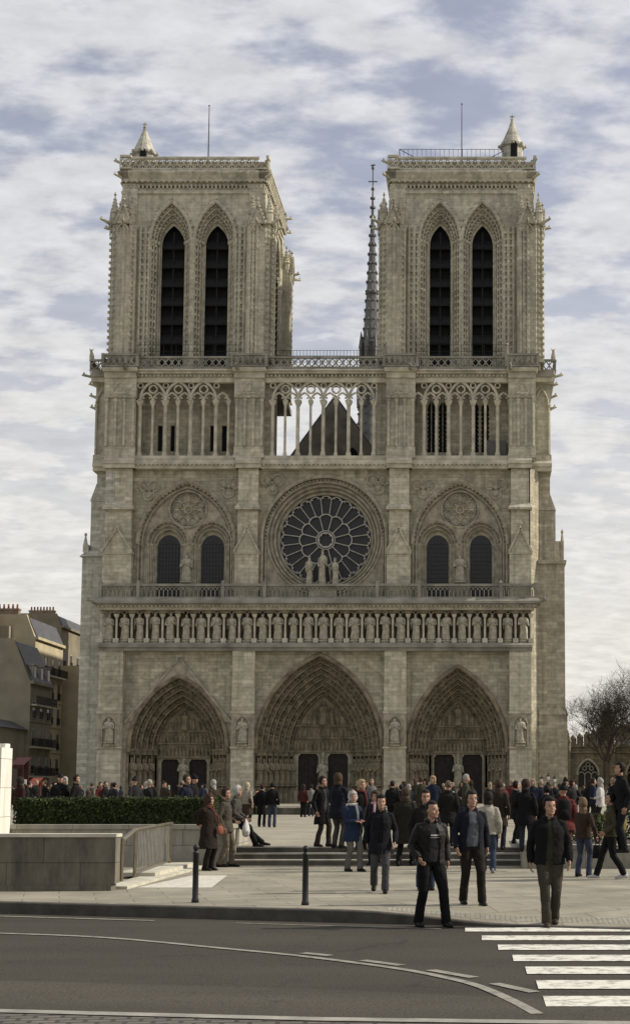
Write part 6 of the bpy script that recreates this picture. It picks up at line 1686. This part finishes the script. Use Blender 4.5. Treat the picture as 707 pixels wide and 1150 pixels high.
person(21,938,874,PLAZA,140,'person in a dark maroon coat next to the tall white pier',vox=.016,coat=(.06,.016,.014),trou=(.02,.02,.02),hs='bob',hair=(.05,.03,.02),H=1.68,wseed=34)
person(98,934,889,PLAZA,160,'short person with brown hair and khaki top half hidden behind the hedge',vox=.016,coat=(.12,.10,.05),trou=(.02,.02,.02),hs='bob',hair=(.12,.07,.035),H=1.3,wseed=35)
person(440,931,882,PLAZA,180,'person all in black seen from behind in the gap before the middle portal',vox=.016,coat=(.014,.014,.016),trou=(.016,.016,.018),H=1.62,bulk=1.1,wseed=36)
person(450,930,886,PLAZA,150,'person in dark plum coat right beside the figure all in black',vox=.016,coat=(.04,.02,.035),trou=(.016,.016,.018),H=1.5,wseed=37)
# --- far crowd: a few figures copied with their parts, each with its own clothes
KINDS=[dict(vox=.028,hs='short',hem=.82),dict(vox=.028,hs='bob',hem=.62),dict(vox=.028,hs='short',hem=.80,fl=(.1,-.18,.09),fr=(-.1,.16,.12),hl=(.27,.1,.9),hr=(-.27,-.14,.9)),dict(vox=.028,hs='long',hem=.80,hl=(.2,-.2,1.1)),dict(vox=.028,hs='crop',hem=.7,bulk=1.15),dict(vox=.028,hs='beanie',hem=.8)]
KM=[person_meshes(k,True) for k in KINDS]
CC=[('black',BLK),('charcoal',(.04,.04,.043)),('navy blue',(.02,.03,.07)),('brown',(.07,.045,.028)),('dark red',(.20,.025,.02)),('cream',(.50,.46,.36)),('pale blue',(.25,.32,.42)),('olive green',(.07,.07,.03)),('beige',(.30,.25,.17)),('white',(.62,.61,.58)),('grey',(.16,.16,.16))]
WT=[12,8,4,5,.6,.7,.3,2,1.3,.7,1.5]
TC=[(.02,.02,.022),(.05,.06,.10),(.03,.028,.025),(.10,.09,.07)]
HC=[(.03,.02,.014),(.07,.04,.025),(.14,.08,.04),(.40,.30,.16),(.40,.39,.36)]
rf_=random.Random(21); FAR=[]
for i in range(136):
    px=rf_.uniform(16,636) if i<44 else rf_.uniform(24,240) if i<62 else rf_.uniform(560,706)
    d=rf_.uniform(72,146) if i<62 else rf_.uniform(60,130)
    if i>=102: px=rf_.choice((rf_.uniform(425,640),rf_.uniform(560,700),rf_.uniform(130,258))); d=rf_.uniform(46,80)
    elif i>=74: px=rf_.choice((rf_.uniform(440,640),rf_.uniform(24,250),rf_.uniform(385,470))); d=rf_.uniform(52,100)
    if 262<px<380 and d<110: continue
    FAR.append([px,d])
FAR.sort()
def zone(px):
    for a,b,t in ((0,62,'by the stalls below the old houses'),(62,138,'beyond the hedge before the left buttress'),(138,258,'before the left portal'),(258,290,'before the pillar left of the middle portal'),(290,430,'before the middle portal'),(430,457,'before the pillar right of the middle portal'),(457,570,'before the right portal'),(570,640,'before the right buttress'),(640,710,'under the bare trees')):
        if a<=px<b: return t
ORD='first second third fourth fifth sixth seventh eighth ninth tenth eleventh twelfth thirteenth fourteenth fifteenth sixteenth seventeenth eighteenth nineteenth twentieth twenty-first twenty-second twenty-third twenty-fourth twenty-fifth twenty-sixth twenty-seventh twenty-eighth twenty-ninth thirtieth thirty-first thirty-second thirty-third thirty-fourth thirty-fifth thirty-sixth thirty-seventh thirty-eighth'.split()
cnt={}
for px,d in FAR:
    zt_=zone(px); cnt[zt_]=cnt.get(zt_,0)+1
    cn,cc_=rf_.choices(CC,WT)[0]; ki=rf_.randrange(6); src=KM[ki]; H=rf_.uniform(1.55,1.84)
    X=16+(px-537)/1650*d; R=empty('person',(X,-150+d,PLAZA),rf_.uniform(0,2*pi)); 
    tag(R,'far figure in %s, %s from left %s'%(cn,ORD[cnt[zt_]-1],zt_),'person','far crowd on the square')
    tc=rf_.choice(TC); hc=rf_.choice(HC); k=H/1.762
    for n,me in src.items():
        o=bpy.data.objects.new(NAMES.get(n,n),me); COL.objects.link(o); o.parent=R; o.scale=(k,k,k)
        col={'coat':cc_,'trousers':tc,'hair':hc,'hat':cc_}.get(n)
        if col: o.material_slots[0].link='OBJECT'; o.material_slots[0].material=cloth(col)
# people sitting on the long bench
SK=person_meshes(dict(vox=.026,sit=True,pelvis=-.42,fl=(.1,-.42,.09),fr=(-.1,-.40,.09),hl=(.1,-.3,.72),hr=(-.1,-.3,.72),hem=.9,hs='short'),True)
for i,(x,cn,cc_,hc) in enumerate(((4.0,'black',BLK,HC[0]),(4.9,'white',(.6,.59,.56),HC[1]),(6.6,'red',(.40,.05,.04),HC[0]),(7.3,'bright orange red',(.5,.12,.06),HC[2]),(8.3,'white',(.62,.61,.58),HC[0]),(9.2,'grey',(.16,.16,.16),HC[3]),(10.1,'navy',(.02,.03,.07),HC[0]))):
    R=empty('person',(x,-70.05,PLAZA),rf_.uniform(-.3,.3)); tag(R,'person in %s sitting on the long low bench, %s from the left'%(cn,ORD[i]),'person','people sitting on the bench')
    for n,me in SK.items():
        o=bpy.data.objects.new(NAMES.get(n,n),me); COL.objects.link(o); o.parent=R
        col={'coat':cc_,'trousers':TC[i%4],'hair':hc}.get(n)
        if col: o.material_slots[0].link='OBJECT'; o.material_slots[0].material=cloth(col)

bpy.data.scenes.remove(tmp_scene)
